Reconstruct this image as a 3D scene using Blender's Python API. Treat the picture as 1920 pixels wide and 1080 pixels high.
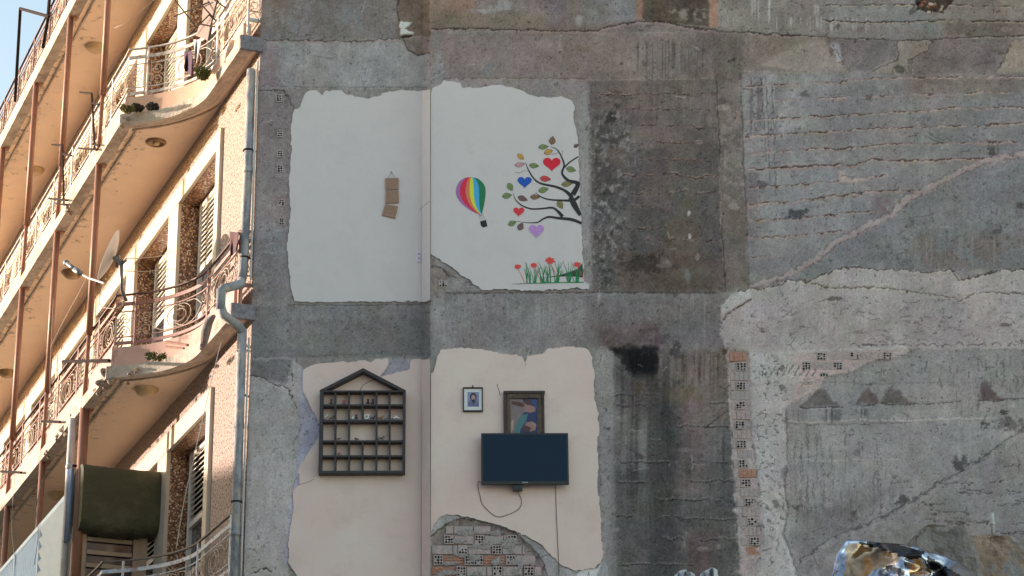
import bpy, bmesh, math, random
import numpy as np
from mathutils import Vector, Matrix
random.seed(7); rng=np.random.RandomState(11)
for o in list(bpy.data.objects): bpy.data.objects.remove(o)
S=bpy.context.scene; COL=S.collection
# ------------------------------------------------------------------ survey frame / camera
FPX=4445.; CX,CY=960.,540.
def nrm(v): v=np.array(v,float); return v/np.linalg.norm(v)
_Z=nrm([-110,-11900,FPX]); _X=np.array([179600,0,FPX]); _X=nrm(_X-_Z*_X.dot(_Z)); _Y=np.cross(_Z,_X)
R=np.array([_X,_Y,_Z]); C=np.array([0,0,1.6])
UP=np.array([0,0,1.])
def ray(px,py): return R@np.array([px-CX,py-CY,FPX])
def hit(px,py,p0,nn):
    d=ray(px,py); return C+d*((np.array(p0)-C).dot(nn)/d.dot(nn))
def proj(P):
    c=(np.asarray(P)-C)@R; return CX+FPX*c[...,0]/c[...,2], CY+FPX*c[...,1]/c[...,2]
YR=24.35; YL=24.59                                   # right and left wall planes
XC=-2.214                                            # corner of the building
FO=np.array([XC,YL,0])
Fv=R@np.array([-1000-CX,2218-CY,FPX]); Fv[2]=0; Fv=nrm(Fv); Nv=np.array([-Fv[1],Fv[0],0])
cam=bpy.data.cameras.new('camera'); cam.sensor_width=36; cam.lens=36*FPX/1920; cam.clip_end=3000; cam.clip_start=.1
co=bpy.data.objects.new('camera',cam); COL.objects.link(co)
co.matrix_world=Matrix(((R[0,0],-R[0,1],-R[0,2],C[0]),(R[1,0],-R[1,1],-R[1,2],C[1]),(R[2,0],-R[2,1],-R[2,2],C[2]),(0,0,0,1)))
S.camera=co
# ------------------------------------------------------------------ light
SUN_EL=math.radians(8.5); PH=math.radians(38)
Sh=Nv*math.cos(PH)+Fv*math.sin(PH)
Sd=np.array([Sh[0]*math.cos(SUN_EL),Sh[1]*math.cos(SUN_EL),math.sin(SUN_EL)])
W=bpy.data.worlds.new('World'); S.world=W; W.use_nodes=True
nt=W.node_tree; bg=nt.nodes['Background']; sk=nt.nodes.new('ShaderNodeTexSky'); sk.sky_type='NISHITA'
sk.sun_disc=False; sk.sun_elevation=SUN_EL; sk.sun_rotation=math.atan2(Sh[0],Sh[1]); sk.dust_density=1.3; sk.ozone_density=.2; sk.air_density=1.0
nt.links.new(sk.outputs[0],bg.inputs[0]); bg.inputs[1].default_value=.15
sl=bpy.data.lights.new('sun','SUN'); sl.energy=3.3; sl.angle=math.radians(.5); sl.color=(1,.82,.70)
so=bpy.data.objects.new('sun',sl); COL.objects.link(so); so.rotation_euler=Vector(Sd).to_track_quat('Z','Y').to_euler()
S.view_settings.view_transform='Standard'; S.view_settings.look='None'; S.view_settings.gamma=1; S.view_settings.exposure=1.5
S.render.engine='CYCLES'; S.cycles.diffuse_bounces=8; S.cycles.max_bounces=12
# ------------------------------------------------------------------ helpers
def lin(c):
    c=np.asarray(c,float)/255.; return np.where(c<=.04045,c/12.92,((c+.055)/1.055)**2.4)
K=np.array([.46,.51,.515])                                                 # display value of a white wall in this shade
def alb(c): return tuple(np.clip(lin(c)/K,.004,.9))
def tag(o,label=None,cat=None,group=None,kind=None):
    if label: o['label']=label
    if cat: o['category']=cat
    if group: o['group']=group
    if kind: o['kind']=kind
    return o
def empty(name,loc,label,cat,group=None,rot=None):
    o=bpy.data.objects.new(name,None); o.empty_display_size=.1; COL.objects.link(o); o.location=loc
    if rot is not None: o.rotation_euler=rot
    return tag(o,label,cat,group)
def mw(o):
    m=Matrix.LocRotScale(o.location,o.rotation_euler,o.scale)
    return (mw(o.parent)@m) if o.parent else m
class MB:
    """collects vertices (world coordinates unless a frame is set) and faces"""
    def __init__(s,fr=None): s.v=[];s.f=[];s.m=[];s.fr=fr;s.mi=0
    def add(s,vs,fs):
        b=len(s.v)
        if s.fr is not None: vs=[s.fr(*p) for p in vs]
        s.v+= [tuple(map(float,p)) for p in vs]; s.f+=[tuple(b+i for i in f) for f in fs]; s.m+=[s.mi]*len(fs); return s
    def box(s,a,b):
        x0,y0,z0=a;x1,y1,z1=b
        return s.add([(x0,y0,z0),(x1,y0,z0),(x1,y1,z0),(x0,y1,z0),(x0,y0,z1),(x1,y0,z1),(x1,y1,z1),(x0,y1,z1)],
              [(0,3,2,1),(4,5,6,7),(0,1,5,4),(1,2,6,5),(2,3,7,6),(3,0,4,7)])
    def hexa(s,lo,hi): return s.add(list(lo)+list(hi),[(0,3,2,1),(4,5,6,7),(0,1,5,4),(1,2,6,5),(2,3,7,6),(3,0,4,7)])
    def tube(s,pts,r,n=6,cap=True,closed=False):
        P=[np.array(s.fr(*p) if s.fr is not None else p,float) for p in pts]; fr=s.fr; s.fr=None
        m=len(P); rs=r if hasattr(r,'__len__') else [r]*m; vs=[];fs=[]
        pu=None
        for i in range(m):
            t=P[min(i+1,m-1)]-P[max(i-1,0)]
            if closed: t=P[(i+1)%m]-P[i-1]
            t=t/(np.linalg.norm(t)+1e-9)
            u=np.cross(t,UP) if abs(t[2])<.95 else np.cross(t,[1,0,0])
            if pu is not None:
                u=pu-t*pu.dot(t)
            u=u/(np.linalg.norm(u)+1e-9); pu=u; w=np.cross(t,u)
            for k in range(n):
                a=2*math.pi*k/n; vs.append(P[i]+(u*math.cos(a)+w*math.sin(a))*rs[i])
        for i in range(m-1+(1 if closed else 0)):
            j=(i+1)%m
            for k in range(n): fs.append((i*n+k,i*n+(k+1)%n,j*n+(k+1)%n,j*n+k))
        if cap and not closed: fs+= [tuple(range(n))[::-1],tuple((m-1)*n+k for k in range(n))]
        s.add(vs,fs); s.fr=fr; return s
    def lathe(s,c,prof,n=20,axis='z'):
        vs=[];fs=[]
        for r,h in prof:
            for k in range(n):
                a=2*math.pi*k/n; p=(r*math.cos(a),r*math.sin(a),h)
                if axis=='y': p=(p[0],p[2],p[1])
                vs.append((c[0]+p[0],c[1]+p[1],c[2]+p[2]))
        for i in range(len(prof)-1):
            for k in range(n): fs.append((i*n+k,i*n+(k+1)%n,(i+1)*n+(k+1)%n,(i+1)*n+k))
        return s.add(vs,fs)
    def ball(s,c,r,n=10,m=6):
        r=r if hasattr(r,'__len__') else (r,r,r); vs=[];fs=[]
        for i in range(m+1):
            t=math.pi*i/m
            for k in range(n):
                a=2*math.pi*k/n; vs.append((c[0]+r[0]*math.sin(t)*math.cos(a),c[1]+r[1]*math.sin(t)*math.sin(a),c[2]+r[2]*math.cos(t)))
        for i in range(m):
            for k in range(n): fs.append((i*n+k,i*n+(k+1)%n,(i+1)*n+(k+1)%n,(i+1)*n+k))
        return s.add(vs,fs)
    def build(s,name,mats,parent=None,smooth=False,bevel=0):
        me=bpy.data.meshes.new(name); V=s.v
        if parent is not None:
            inv=mw(parent).inverted(); V=[tuple(inv@Vector(p)) for p in V]
        me.from_pydata(V,[],s.f)
        if not isinstance(mats,(list,tuple)): mats=[mats]
        for m in mats: me.materials.append(m)
        if len(mats)>1: me.polygons.foreach_set('material_index',s.m)
        bm=bmesh.new(); bm.from_mesh(me); bmesh.ops.recalc_face_normals(bm,faces=bm.faces); bm.to_mesh(me); bm.free()
        if smooth: me.polygons.foreach_set('use_smooth',[True]*len(me.polygons))
        me.update(); o=bpy.data.objects.new(name,me); COL.objects.link(o)
        if parent is not None: o.parent=parent
        if bevel:
            b=o.modifiers.new('bevel','BEVEL'); b.width=bevel; b.segments=2; b.limit_method='ANGLE'
        return o
MT={}
def mat(name,c1,c2=None,rough=.8,scale=8,bump=0,bscale=60,metal=0,detail=6,stretch=(1,1,1),spec=.4,lo=.35,hi=.65,dirt=None,dscale=1.5,dlo=.5,dhi=.7,bdist=.01):
    """c1,c2: linear base colours mixed by noise; optional dirt colour in larger patches"""
    if name in MT: return MT[name]
    m=bpy.data.materials.new(name); m.use_nodes=True; t=m.node_tree; n=t.nodes; p=n['Principled BSDF']; L=t.links.new
    p.inputs['Roughness'].default_value=rough; p.inputs['Metallic'].default_value=metal; p.inputs['Specular IOR Level'].default_value=spec
    tc=n.new('ShaderNodeTexCoord'); mp=n.new('ShaderNodeMapping'); mp.inputs['Scale'].default_value=stretch; L(tc.outputs['Object'],mp.inputs['Vector'])
    c2=c2 if c2 is not None else tuple(x*.8 for x in c1)
    no=n.new('ShaderNodeTexNoise'); no.inputs['Scale'].default_value=scale; no.inputs['Detail'].default_value=detail; no.inputs['Roughness'].default_value=.65; L(mp.outputs[0],no.inputs['Vector'])
    r=n.new('ShaderNodeValToRGB'); r.color_ramp.elements[0].position=lo; r.color_ramp.elements[1].position=hi
    r.color_ramp.elements[0].color=(*c2,1); r.color_ramp.elements[1].color=(*c1,1); L(no.outputs['Fac'],r.inputs[0]); out=r.outputs[0]
    if dirt is not None:
        n2=n.new('ShaderNodeTexNoise'); n2.inputs['Scale'].default_value=dscale; n2.inputs['Detail'].default_value=8; n2.inputs['Roughness'].default_value=.7; L(mp.outputs[0],n2.inputs['Vector'])
        r2=n.new('ShaderNodeValToRGB'); r2.color_ramp.elements[0].position=dlo; r2.color_ramp.elements[1].position=dhi; L(n2.outputs['Fac'],r2.inputs[0])
        mx=n.new('ShaderNodeMixRGB'); L(r2.outputs[0],mx.inputs[0]); L(out,mx.inputs[1]); mx.inputs[2].default_value=(*dirt,1); out=mx.outputs[0]
    L(out,p.inputs['Base Color'])
    if bump:
        nb=n.new('ShaderNodeTexNoise'); nb.inputs['Scale'].default_value=bscale; nb.inputs['Detail'].default_value=5; L(tc.outputs['Object'],nb.inputs['Vector'])
        b=n.new('ShaderNodeBump'); b.inputs['Strength'].default_value=bump; b.inputs['Distance'].default_value=bdist; L(nb.outputs['Fac'],b.inputs['Height']); L(b.outputs[0],p.inputs['Normal'])
    MT[name]=m; return m
def paint(name,rgb,rough=.7):
    a=alb(rgb); return mat(name,a,tuple(x*.82 for x in a),rough=rough,scale=45,lo=.3,hi=.7,bump=.15,bscale=200)
def mosaic(name):
    m=bpy.data.materials.new(name); m.use_nodes=True; t=m.node_tree; n=t.nodes; p=n['Principled BSDF']; L=t.links.new
    tc=n.new('ShaderNodeTexCoord'); mp=n.new('ShaderNodeMapping'); mp.inputs['Scale'].default_value=(58,58,58); mp.inputs['Location'].default_value=(.37,.41,.43); L(tc.outputs['Object'],mp.inputs['Vector'])
    fl=n.new('ShaderNodeVectorMath'); fl.operation='FLOOR'; L(mp.outputs[0],fl.inputs[0])
    wn=n.new('ShaderNodeTexWhiteNoise'); wn.noise_dimensions='3D'; L(fl.outputs[0],wn.inputs['Vector'])
    r=n.new('ShaderNodeValToRGB'); r.color_ramp.interpolation='CONSTANT'
    cs=[(0,(.13,.052,.03)),(.25,(.22,.10,.05)),(.45,(.30,.15,.075)),(.6,(.07,.03,.022)),(.72,(.42,.24,.12)),(.84,(.60,.42,.26)),(.93,(.72,.62,.48))]
    r.color_ramp.elements[0].color=(*cs[0][1],1); r.color_ramp.elements[1].position=cs[1][0]; r.color_ramp.elements[1].color=(*cs[1][1],1)
    for q,c in cs[2:]:
        e=r.color_ramp.elements.new(q); e.color=(*c,1)
    L(wn.outputs['Value'],r.inputs[0]); L(r.outputs[0],p.inputs['Base Color']); p.inputs['Roughness'].default_value=.35
    b=n.new('ShaderNodeBump'); b.inputs['Strength'].default_value=.4; b.inputs['Distance'].default_value=.004; L(wn.outputs['Value'],b.inputs['Height']); L(b.outputs[0],p.inputs['Normal'])
    return m
# noise on arrays
_tab=rng.rand(256,256)
def vn(x,y,k=0):
    x=x+k*37.13; y=y+k*17.71
    xi=np.floor(x).astype(int); yi=np.floor(y).astype(int); fx=x-xi; fy=y-yi; fx=fx*fx*(3-2*fx); fy=fy*fy*(3-2*fy)
    a=_tab[xi&255,yi&255];b=_tab[(xi+1)&255,yi&255];c=_tab[xi&255,(yi+1)&255];d=_tab[(xi+1)&255,(yi+1)&255]
    return (a*(1-fx)+b*fx)*(1-fy)+(c*(1-fx)+d*fx)*fy
def fbm(x,y,k=0,o=5,g=.55):
    s=0;a=1;t=0
    for i in range(o): s=s+a*vn(x,y,k+i*3); t+=a; a*=g; x=x*2.03; y=y*2.03
    return s/t
def sst(a,b,x): t=np.clip((x-a)/(b-a),0,1); return t*t*(3-2*t)
def catmull(P,n=6):
    P=[np.array(p,float) for p in P]; out=[]
    for i in range(len(P)-1):
        p0=P[max(i-1,0)];p1=P[i];p2=P[i+1];p3=P[min(i+2,len(P)-1)]
        for k in range(n):
            t=k/n; out.append(.5*((2*p1)+(p2-p0)*t+(2*p0-5*p1+4*p2-p3)*t*t+(3*p1-p0-3*p2+p3)*t**3))
    out.append(P[-1]); return out
# ================================================================== BUILDING
rotF=math.atan2(Fv[1],Fv[0])
BLD=empty('apartment_building',tuple(FO),'tall apartment building with scarred grey party wall and sunlit balconied street facade','building',rot=(0,0,rotF))
def L2W(a,b,z): return (FO[0]+Fv[0]*a+Nv[0]*b, FO[1]+Fv[1]*a+Nv[1]*b, z)     # along facade, outwards, height
# ---------------- party wall: one relief grid following the wall in plan
side=Fv*0.0; dd=(YL-YR)/Fv[1]
x_in=-0.2564-(Fv[0]*-1)*0 ; P_out=np.array([-0.2564,YR]); P_in=P_out+Fv[:2]*dd
plan_pts=[(XC,YL),(P_in[0],YL),(P_out[0],YR),(6.9,YR)]
st=.0105
us=[]
for (a,b) in zip(plan_pts[:-1],plan_pts[1:]):
    a=np.array(a);b=np.array(b); n=max(2,int(round(np.linalg.norm(b-a)/st)))
    for i in range(n): us.append(a+(b-a)*i/n)
us.append(np.array(plan_pts[-1]))
for x in (7.4,8.5,10,12,14.5): us.append(np.array([x,YR]))
us=np.array(us)
zs=list(np.arange(7.0,14.75,.0112)); zs=[0,1.5,3,4.5,5.8,6.6]+zs+[15.2,16.5,18,20.5]
zs=np.array(zs)
nx,nz=len(us),len(zs)
PXYZ=np.zeros((nz,nx,3)); PXYZ[...,0]=us[None,:,0]; PXYZ[...,1]=us[None,:,1]; PXYZ[...,2]=zs[:,None]
PX,PY=proj(PXYZ)
xin_px=790; XS=PXYZ[...,0]; ZS=zs[:,None]+0*XS
leftm=(us[:,0]<=P_in[0]+1e-6)
Cf=np.zeros((nz,nx,3)); H=np.zeros((nz,nx))
mx=PX.mean(0)
def blk(x0,x1,y0,y1):
    r=np.where((PY[:,nx//2]>=y0-40)&(PY[:,nx//2]<=y1+40))[0]; c=np.where((PX.max(0)>=x0-4)&(PX.min(0)<=x1+4))[0]
    if len(r)==0 or len(c)==0: return None
    return slice(r[0],r[-1]+1),slice(c[0],c[-1]+1)
N1=fbm(PX/9,PY/9,1,4); N2=fbm(PX/9,PY/9,5,4); NF=fbm(PX/2.2,PY/2.2,9,3,.7); NL=fbm(PX/90,PY/90,13,5); NM=fbm(PX/28,PY/28,21,5,.6)
NV=fbm(PX/3.5,PY/120,31,3)       # vertical streaks
NH=fbm(PX/60,PY/5,35,3)
def sdf(pts,x,y):
    P=np.array(pts,float); n=len(P); d=np.full(x.shape,1e9); ins=np.zeros(x.shape,bool)
    for i in range(n):
        a=P[i];b=P[(i+1)%n]; ex,ey=b-a; wx=x-a[0]; wy=y-a[1]; t=np.clip((wx*ex+wy*ey)/(ex*ex+ey*ey+1e-9),0,1)
        d=np.minimum(d,(wx-ex*t)**2+(wy-ey*t)**2)
        cnd=((a[1]<=y)!=(b[1]<=y))
        if abs(ey)>1e-9: ins^=cnd&(x<a[0]+(y-a[1])*ex/ey)
    return np.where(ins,1,-1)*np.sqrt(d)
def region(pts,rgb=None,soft=3,jag=6,amt=1,h=0,mul=None,tex=None):
    P=np.array(pts); b=blk(P[:,0].min()-15,P[:,0].max()+15,P[:,1].min()-15,P[:,1].max()+15)
    if b is None: return
    x=PX[b]+(N1[b]-.5)*2.4*jag; y=PY[b]+(N2[b]-.5)*2.4*jag
    m=sst(-soft,soft,sdf(pts,x,y))*amt
    if tex is not None: m=m*np.clip(tex[b],0,1)
    M=m[...,None]
    if rgb is not None: Cf[b]=Cf[b]*(1-M)+np.array(rgb,float)*M
    if mul is not None: Cf[b]=Cf[b]*(1-M*(1-np.array(mul,float)))
    if h: H[b]+=h*m
    return
def line(pts,w,rgb=None,amt=.8,jag=3,h=0,brk=.0,soft=None):
    P=np.array(pts,float); pad=w+jag*2+6; b=blk(P[:,0].min()-pad,P[:,0].max()+pad,P[:,1].min()-pad,P[:,1].max()+pad)
    if b is None: return
    x=PX[b]+(N2[b]-.5)*2.4*jag+(NF[b]-.5)*2; y=PY[b]+(N1[b]-.5)*2.0*jag+(NF[b]-.5)*2.6; d=np.full(x.shape,1e9)
    for i in range(len(P)-1):
        a=P[i];e=P[i+1]-a; wx=x-a[0]; wy=y-a[1]; t=np.clip((wx*e[0]+wy*e[1])/(e.dot(e)+1e-9),0,1)
        d=np.minimum(d,(wx-e[0]*t)**2+(wy-e[1]*t)**2)
    d=np.sqrt(d); ww=w*(.45+1.1*NM[b]); m=(1-sst(ww*.4,ww*.4+max(.9,w*.35),d))*amt
    if brk: m=m*sst(brk-.08,brk+.08,fbm(PX[b]/14,PY[b]/14,55,3))
    if rgb is not None: Cf[b]=Cf[b]*(1-m[...,None])+np.array(rgb,float)*m[...,None]
    if h: H[b]+=h*m
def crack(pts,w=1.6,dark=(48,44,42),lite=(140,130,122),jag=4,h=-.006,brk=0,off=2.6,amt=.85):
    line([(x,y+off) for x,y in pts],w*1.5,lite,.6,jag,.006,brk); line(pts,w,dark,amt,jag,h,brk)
def drips(x0,x1,y0,y1,rgb,amt=.5,thr=.55,k=0,f=3.0):
    b=blk(x0,x1,y0,y1)
    if b is None: return
    n=.65*vn(PX[b]/f+.012*PY[b]/f,PY[b]/260+k,40+k)+.35*vn(PX[b]/(f*.45),PY[b]/120,44+k); n2=vn(PX[b]/(f*5),PY[b]*0,60+k)
    ln=sst(0,.12,(PY[b]-y0)/(y1-y0))*(1-sst(.45*n2+.2,.6*n2+.5,(PY[b]-y0)/(y1-y0)))
    m=sst(thr-.05,thr+.3,n)*ln*amt*.85*sst(x0-3,x0+8,PX[b])*(1-sst(x1-8,x1+3,PX[b])); Cf[b]=Cf[b]*(1-m[...,None])+np.array(rgb,float)*m[...,None]
def blot(cx,cy,rx,ry,rgb,amt=.8,p=.5,h=0):
    b=blk(cx-rx*2,cx+rx*2,cy-ry*2,cy+ry*2)
    if b is None: return
    d=np.hypot((PX[b]-cx)/rx,(PY[b]-cy)/ry)+(NM[b]-.5)*1.6*p*2+(N1[b]-.5)*2.2+(NF[b]-.5)*1.2
    m=(1-sst(.5,1.1,d))*amt; Cf[b]=Cf[b]*(1-m[...,None])+np.array(rgb,float)*m[...,None]
    if h: H[b]+=h*m
T1=sst(.42,.6,NM); T2=sst(.45,.56,N1); T3=sst(.5,.62,NL)
Cf[:]=(118,116,114)
# ----- left plane
region([(440,-400),(806,-400),(806,72),(440,74)],(107,104,103),2,3)
region([(520,-20),(700,-20),(700,60),(520,60)],(103,108,112),16,8,.6,tex=T1)
region([(460,-30),(545,-30),(545,60),(460,60)],(110,100,92),16,8,.6)
region([(745,-60),(806,-60),(806,70),(745,70)],(98,89,80),2,2)
line([(745,-30),(746,30),(750,44)],1.8,(55,50,48),.9,4,-.008)
region([(749,41),(772,42),(770,46),(758,55),(777,62),(776,66),(752,66),(748,50)],(170,165,160),1,2,h=.012)
region([(752,66),(776,66),(768,72),(755,72)],(52,45,40),1,2,h=-.02)
region([(466,80),(806,80),(806,166),(472,166)],(126,127,128),3,2,tex=.6+.8*NM)
region([(466,80),(525,80),(525,166),(472,166)],(116,106,107),10,5,.8)
region([(754,70),(806,68),(806,100),(785,103),(765,95)],(112,104,100),1.5,3,h=.012)
line([(754,70),(765,95),(785,103),(806,100)],1.4,(60,56,54),.8,2,-.006)
crack([(466,74),(560,76),(660,77),(750,73)],2.0,(80,70,68),(138,124,120),4,-.008,.15)
line([(490,160),(600,164),(800,163)],1,(84,82,82),.6,2,-.003)
region([(468,166),(545,166),(550,205),(545,290),(543,400),(536,470),(541,560),(475,560)],(118,111,111),3,5,h=.004,tex=.5+NM)
line([(484,170),(505,170),(530,168),(545,190),(550,205)],1.4,(60,56,55),.85,4,-.006)
region([(475,420),(540,420),(541,560),(472,560)],(112,112,112),10,8,.8,tex=T1)
region([(475,440),(520,450),(520,560),(472,560)],(88,86,86),8,8,.5,tex=T2)
region([(472,574),(806,570),(806,668),(470,672)],(108,108,108),3,2)
region([(600,600),(806,590),(806,668),(620,668)],(100,100,100),16,10,.6,tex=.3+NM)
line([(540,571),(640,573),(806,570)],1.5,(78,76,74),.8,1.5,-.005)
line([(470,670),(560,668),(690,664),(806,664)],1.2,(86,84,84),.6,2,-.003)
region([(462,676),(545,670),(575,700),(560,780),(585,830),(552,905),(545,960),(536,1040),(545,1110),(450,1110)],(140,138,136),3,5,h=.008)
region([(466,676),(548,672),(543,705),(535,722),(505,715),(470,705)],(104,103,103),4,5)
crack([(466,703),(490,708),(515,722),(540,730),(548,748),(556,765)],1.6,(55,52,52),(150,148,145),5)
crack([(530,678),(545,690),(548,715),(552,725)],1.2,(70,66,66),(150,148,145),4)
crack([(470,1078),(500,1064),(510,1075)],2,(50,48,47),(150,148,145),4)
line([(560,765),(563,800),(553,830),(556,880),(545,950),(542,1000)],1.2,(92,90,92),.6,5,-.003)
region([(566,690),(600,760),(606,800),(602,850),(575,880),(560,910),(549,990),(540,1060),(533,1060),(541,960),(552,905),(556,860),(566,820),(560,760),(562,700)],(136,137,150),2,4,h=.002)
region([(700,672),(772,672),(768,705),(705,715)],(128,128,134),2,3)
blot(592,790,6,14,(108,108,145),.6)
# ----- right plane
region([(808,-400),(1345,-400),(1345,58),(1120,62),(808,58)],(108,100,97),2,3)
region([(808,-300),(890,-300),(890,38),(808,44)],(128,106,92),12,6,.8)
region([(808,20),(1060,30),(1060,56),(808,54)],(112,102,88),10,6,.7)
region([(1020,-300),(1060,-300),(1062,50),(1025,52)],(98,95,98),6,3,.7)
region([(1100,-30),(1195,-30),(1190,38),(1100,45)],(112,113,116),6,4,.8,tex=.5+NM)
region([(1204,-50),(1330,-50),(1330,50),(1230,40),(1204,36)],(80,73,66),2,2)
region([(1194,-40),(1206,-40),(1206,36),(1194,36)],(126,98,80),3,2,.7)
region([(1328,-40),(1348,-40),(1346,52),(1330,50)],(140,108,92),3,2,.8)
region([(1268,18),(1325,22),(1325,40),(1270,36)],(122,116,110),5,5,.7,tex=T2)
for c in ((905,20,22,8),(945,10,12,10),(1085,36,8,8)): blot(*c,(135,134,136),.8,.8)
region([(1348,-60),(1920,-60),(2060,-60),(2060,70),(1560,62),(1348,58)],(116,112,108),3,3)
region([(1560,10),(1720,5),(1760,60),(1560,45)],(118,121,123),14,8,.8)
region([(1770,40),(2000,40),(2000,70),(1770,70)],(98,90,82),10,6,.7)
region([(1820,-30),(2000,-30),(2000,35),(1820,35)],(118,112,104),10,6,.7)
drips(1405,1450,-10,70,(168,168,170),.8,.5,1,4); drips(1450,1640,30,68,(160,160,161),.7,.5,2,3); drips(1510,1545,8,40,(160,160,161),.7,.5,3,3)
crack([(1550,10),(1700,8),(1920,12),(2050,12)],1.4,(70,62,58),(150,138,120),3,-.006,.35)
crack([(1540,38),(1640,42),(1780,38),(1920,40),(2050,42)],2,(58,52,48),(140,128,112),3,-.01,.3)
region([(1714,-20),(1790,-20),(1782,10),(1768,22),(1750,25),(1735,20),(1720,18)],(72,64,56),2,6,h=-.05)
for i in range(16): blot(1722+rng.rand()*55,rng.rand()*20,5,4,[(168,160,148),(170,105,80),(44,38,34)][i%3],.9,.5,.015)
crack([(1420,66),(1535,68),(1560,72),(1620,72),(1680,76),(1740,74),(1850,68),(2000,66)],1.6,(64,58,54),(140,130,120),3,-.008)
# beam
region([(808,62),(1345,62),(1350,152),(812,150)],(113,105,101),2,2)
region([(825,72),(1100,72),(1100,148),(825,148)],(118,109,109),14,6,.7)
region([(1040,66),(1110,66),(1110,140),(1050,140)],(100,92,84),12,6,.7,tex=T1)
region([(1270,62),(1400,62),(1405,140),(1280,140)],(98,92,87),14,8,.7)
region([(1395,70),(1560,70),(1600,136),(1395,136)],(116,108,100),10,5,.8)
region([(1478,92),(1545,70),(1566,108),(1594,135),(1500,136),(1430,122)],(131,125,119),6,3)
region([(1552,72),(1608,74),(1684,76),(1682,112),(1640,132),(1590,135),(1575,116),(1568,96)],(112,107,106),2.5,4,h=-.005)
region([(1556,80),(1572,80),(1580,112),(1570,116)],(140,142,146),2,3,.9)
region([(1684,78),(1745,78),(1738,95),(1702,112),(1702,142),(1636,136),(1642,125),(1678,110)],(127,121,114),1.5,3,h=.003)
region([(1748,74),(1892,72),(1890,95),(1872,130),(1860,142),(1702,142),(1702,114),(1738,96)],(110,104,103),2.5,4,h=-.004)
region([(1894,75),(2060,75),(2060,140),(1866,141),(1876,126)],(130,123,113),1.5,3,h=.004)
for P in ([(1552,72),(1568,96),(1582,120)],[(1684,78),(1682,112),(1640,132)],[(1748,76),(1738,95),(1702,112),(1704,130)],[(1892,72),(1890,95),(1872,130),(1860,142)]): line(P,1.2,(72,66,62),.7,6,-.004,.2)
for i in range(5): line([(1720+i*35,84+rng.rand()*40),(1760+i*35,88+rng.rand()*30)],1,(84,78,80),.6,5,-.003)
line([(1388,134),(1500,136),(1560,137)],1,(150,140,128),.5,2)
line([(830,150),(960,149),(1100,150),(1340,148)],1.3,(140,134,128),.6,2,.003); line([(830,147),(960,146),(1100,147)],1,(80,76,74),.5,2,-.003)
crack([(808,54),(870,53),(960,56),(1050,57),(1110,58),(1160,46),(1200,40),(1235,40),(1275,48),(1310,54),(1350,58),(1420,62),(1500,66)],1.8,(60,52,50),(134,116,112),4,-.008,.2,off=4)
drips(1190,1330,70,205,(78,73,70),.75,.48,4,2.4); drips(1215,1275,65,260,(70,66,64),.5,.5,5,2.2)
region([(812,62),(828,62),(832,150),(812,156)],(116,118,118),3,4,.9,tex=.4+NM)
blot(914,132,16,14,(108,110,110),.8,.6,.006); blot(1050,85,8,20,(128,122,120),.6)
# surrounds of upper right patch
region([(812,150),(1100,152),(1110,545),(1085,545),(1082,200),(1050,170),(812,160)],(122,117,117),3,3)
region([(1085,170),(1106,170),(1112,545),(1096,545)],(126,126,125),2,2,.9)
# dark bay
region([(1104,152),(1350,150),(1362,548),(1112,548)],(92,88,86),4,4)
region([(1106,152),(1350,150),(1354,260),(1108,290)],(106,98,95),16,8,.8,tex=.3+NM)
region([(1125,152),(1240,152),(1230,230),(1130,260)],(98,86,82),20,10,.7,tex=sst(.3,.7,N1*.5+NM*.5))
region([(1106,200),(1180,210),(1180,420),(1165,545),(1112,545)],(103,100,98),10,10,.9,tex=.2+1.1*N1)
region([(1106,180),(1175,190),(1190,330),(1160,540),(1112,540)],(68,66,65),12,14,.7,tex=sst(.35,.75,NM)*1.1)
region([(1106,200),(1185,210),(1175,545),(1112,545)],(124,120,118),6,8,.75,tex=sst(.52,.6,.5*N1+.3*NF+.2*NM))
region([(1110,190),(1180,200),(1170,545),(1114,545)],(62,58,57),6,8,.75,tex=sst(.52,.6,.5*N2+.3*NF+.2*NM))
blot(1142,222,12,10,(54,50,50),.7,1.1); blot(1130,330,16,24,(64,62,62),.6,.8); blot(1150,180,25,12,(84,74,72),.7,.6)
blot(1200,250,22,14,(112,99,88),.6,.5); blot(1175,262,9,5,(138,132,124),.8,.4,.008); blot(1160,300,25,30,(104,95,88),.6,.6)
region([(1180,290),(1345,290),(1352,480),(1178,480)],(80,78,77),18,10,.7,tex=.3+NM)
region([(1178,320),(1250,320),(1260,400),(1178,400)],(88,76,76),16,6,.6); region([(1250,420),(1300,350),(1310,540),(1250,545)],(98,87,74),12,6,.6)
region([(1160,470),(1350,480),(1355,548),(1150,545)],(84,74,67),12,12,.85,tex=.3+NM)
blot(1190,495,40,16,(62,56,53),.6,1.3); blot(1310,510,40,14,(108,100,94),.5,1.2); blot(1290,518,6,16,(110,110,112),.7,.4)
for i,(y,x0,x1) in enumerate([(177,1125,1345),(206,1180,1340),(236,1200,1350),(268,1190,1350),(300,1180,1350),(329,1165,1352),(364,1170,1355),(385,1170,1260),(411,1172,1300),(429,1178,1260),(450,1210,1355)]):
    n=8; pts=[(x0+(x1-x0)*k/n,y+rng.randn()*1.6+((i%3)-1)*k*.3) for k in range(n+1)]
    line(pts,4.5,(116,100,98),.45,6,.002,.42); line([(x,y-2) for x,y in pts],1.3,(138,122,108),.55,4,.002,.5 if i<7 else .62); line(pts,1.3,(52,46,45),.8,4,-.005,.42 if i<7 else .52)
blot(1292,399,3,7,(160,158,155),.9,.2); blot(1293,442,3,6,(160,158,155),.9,.2)
drips(1190,1345,150,300,(84,76,70),.55,.5,7,2.6); drips(1200,1345,250,545,(100,88,72),.35,.5,8,4)
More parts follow.
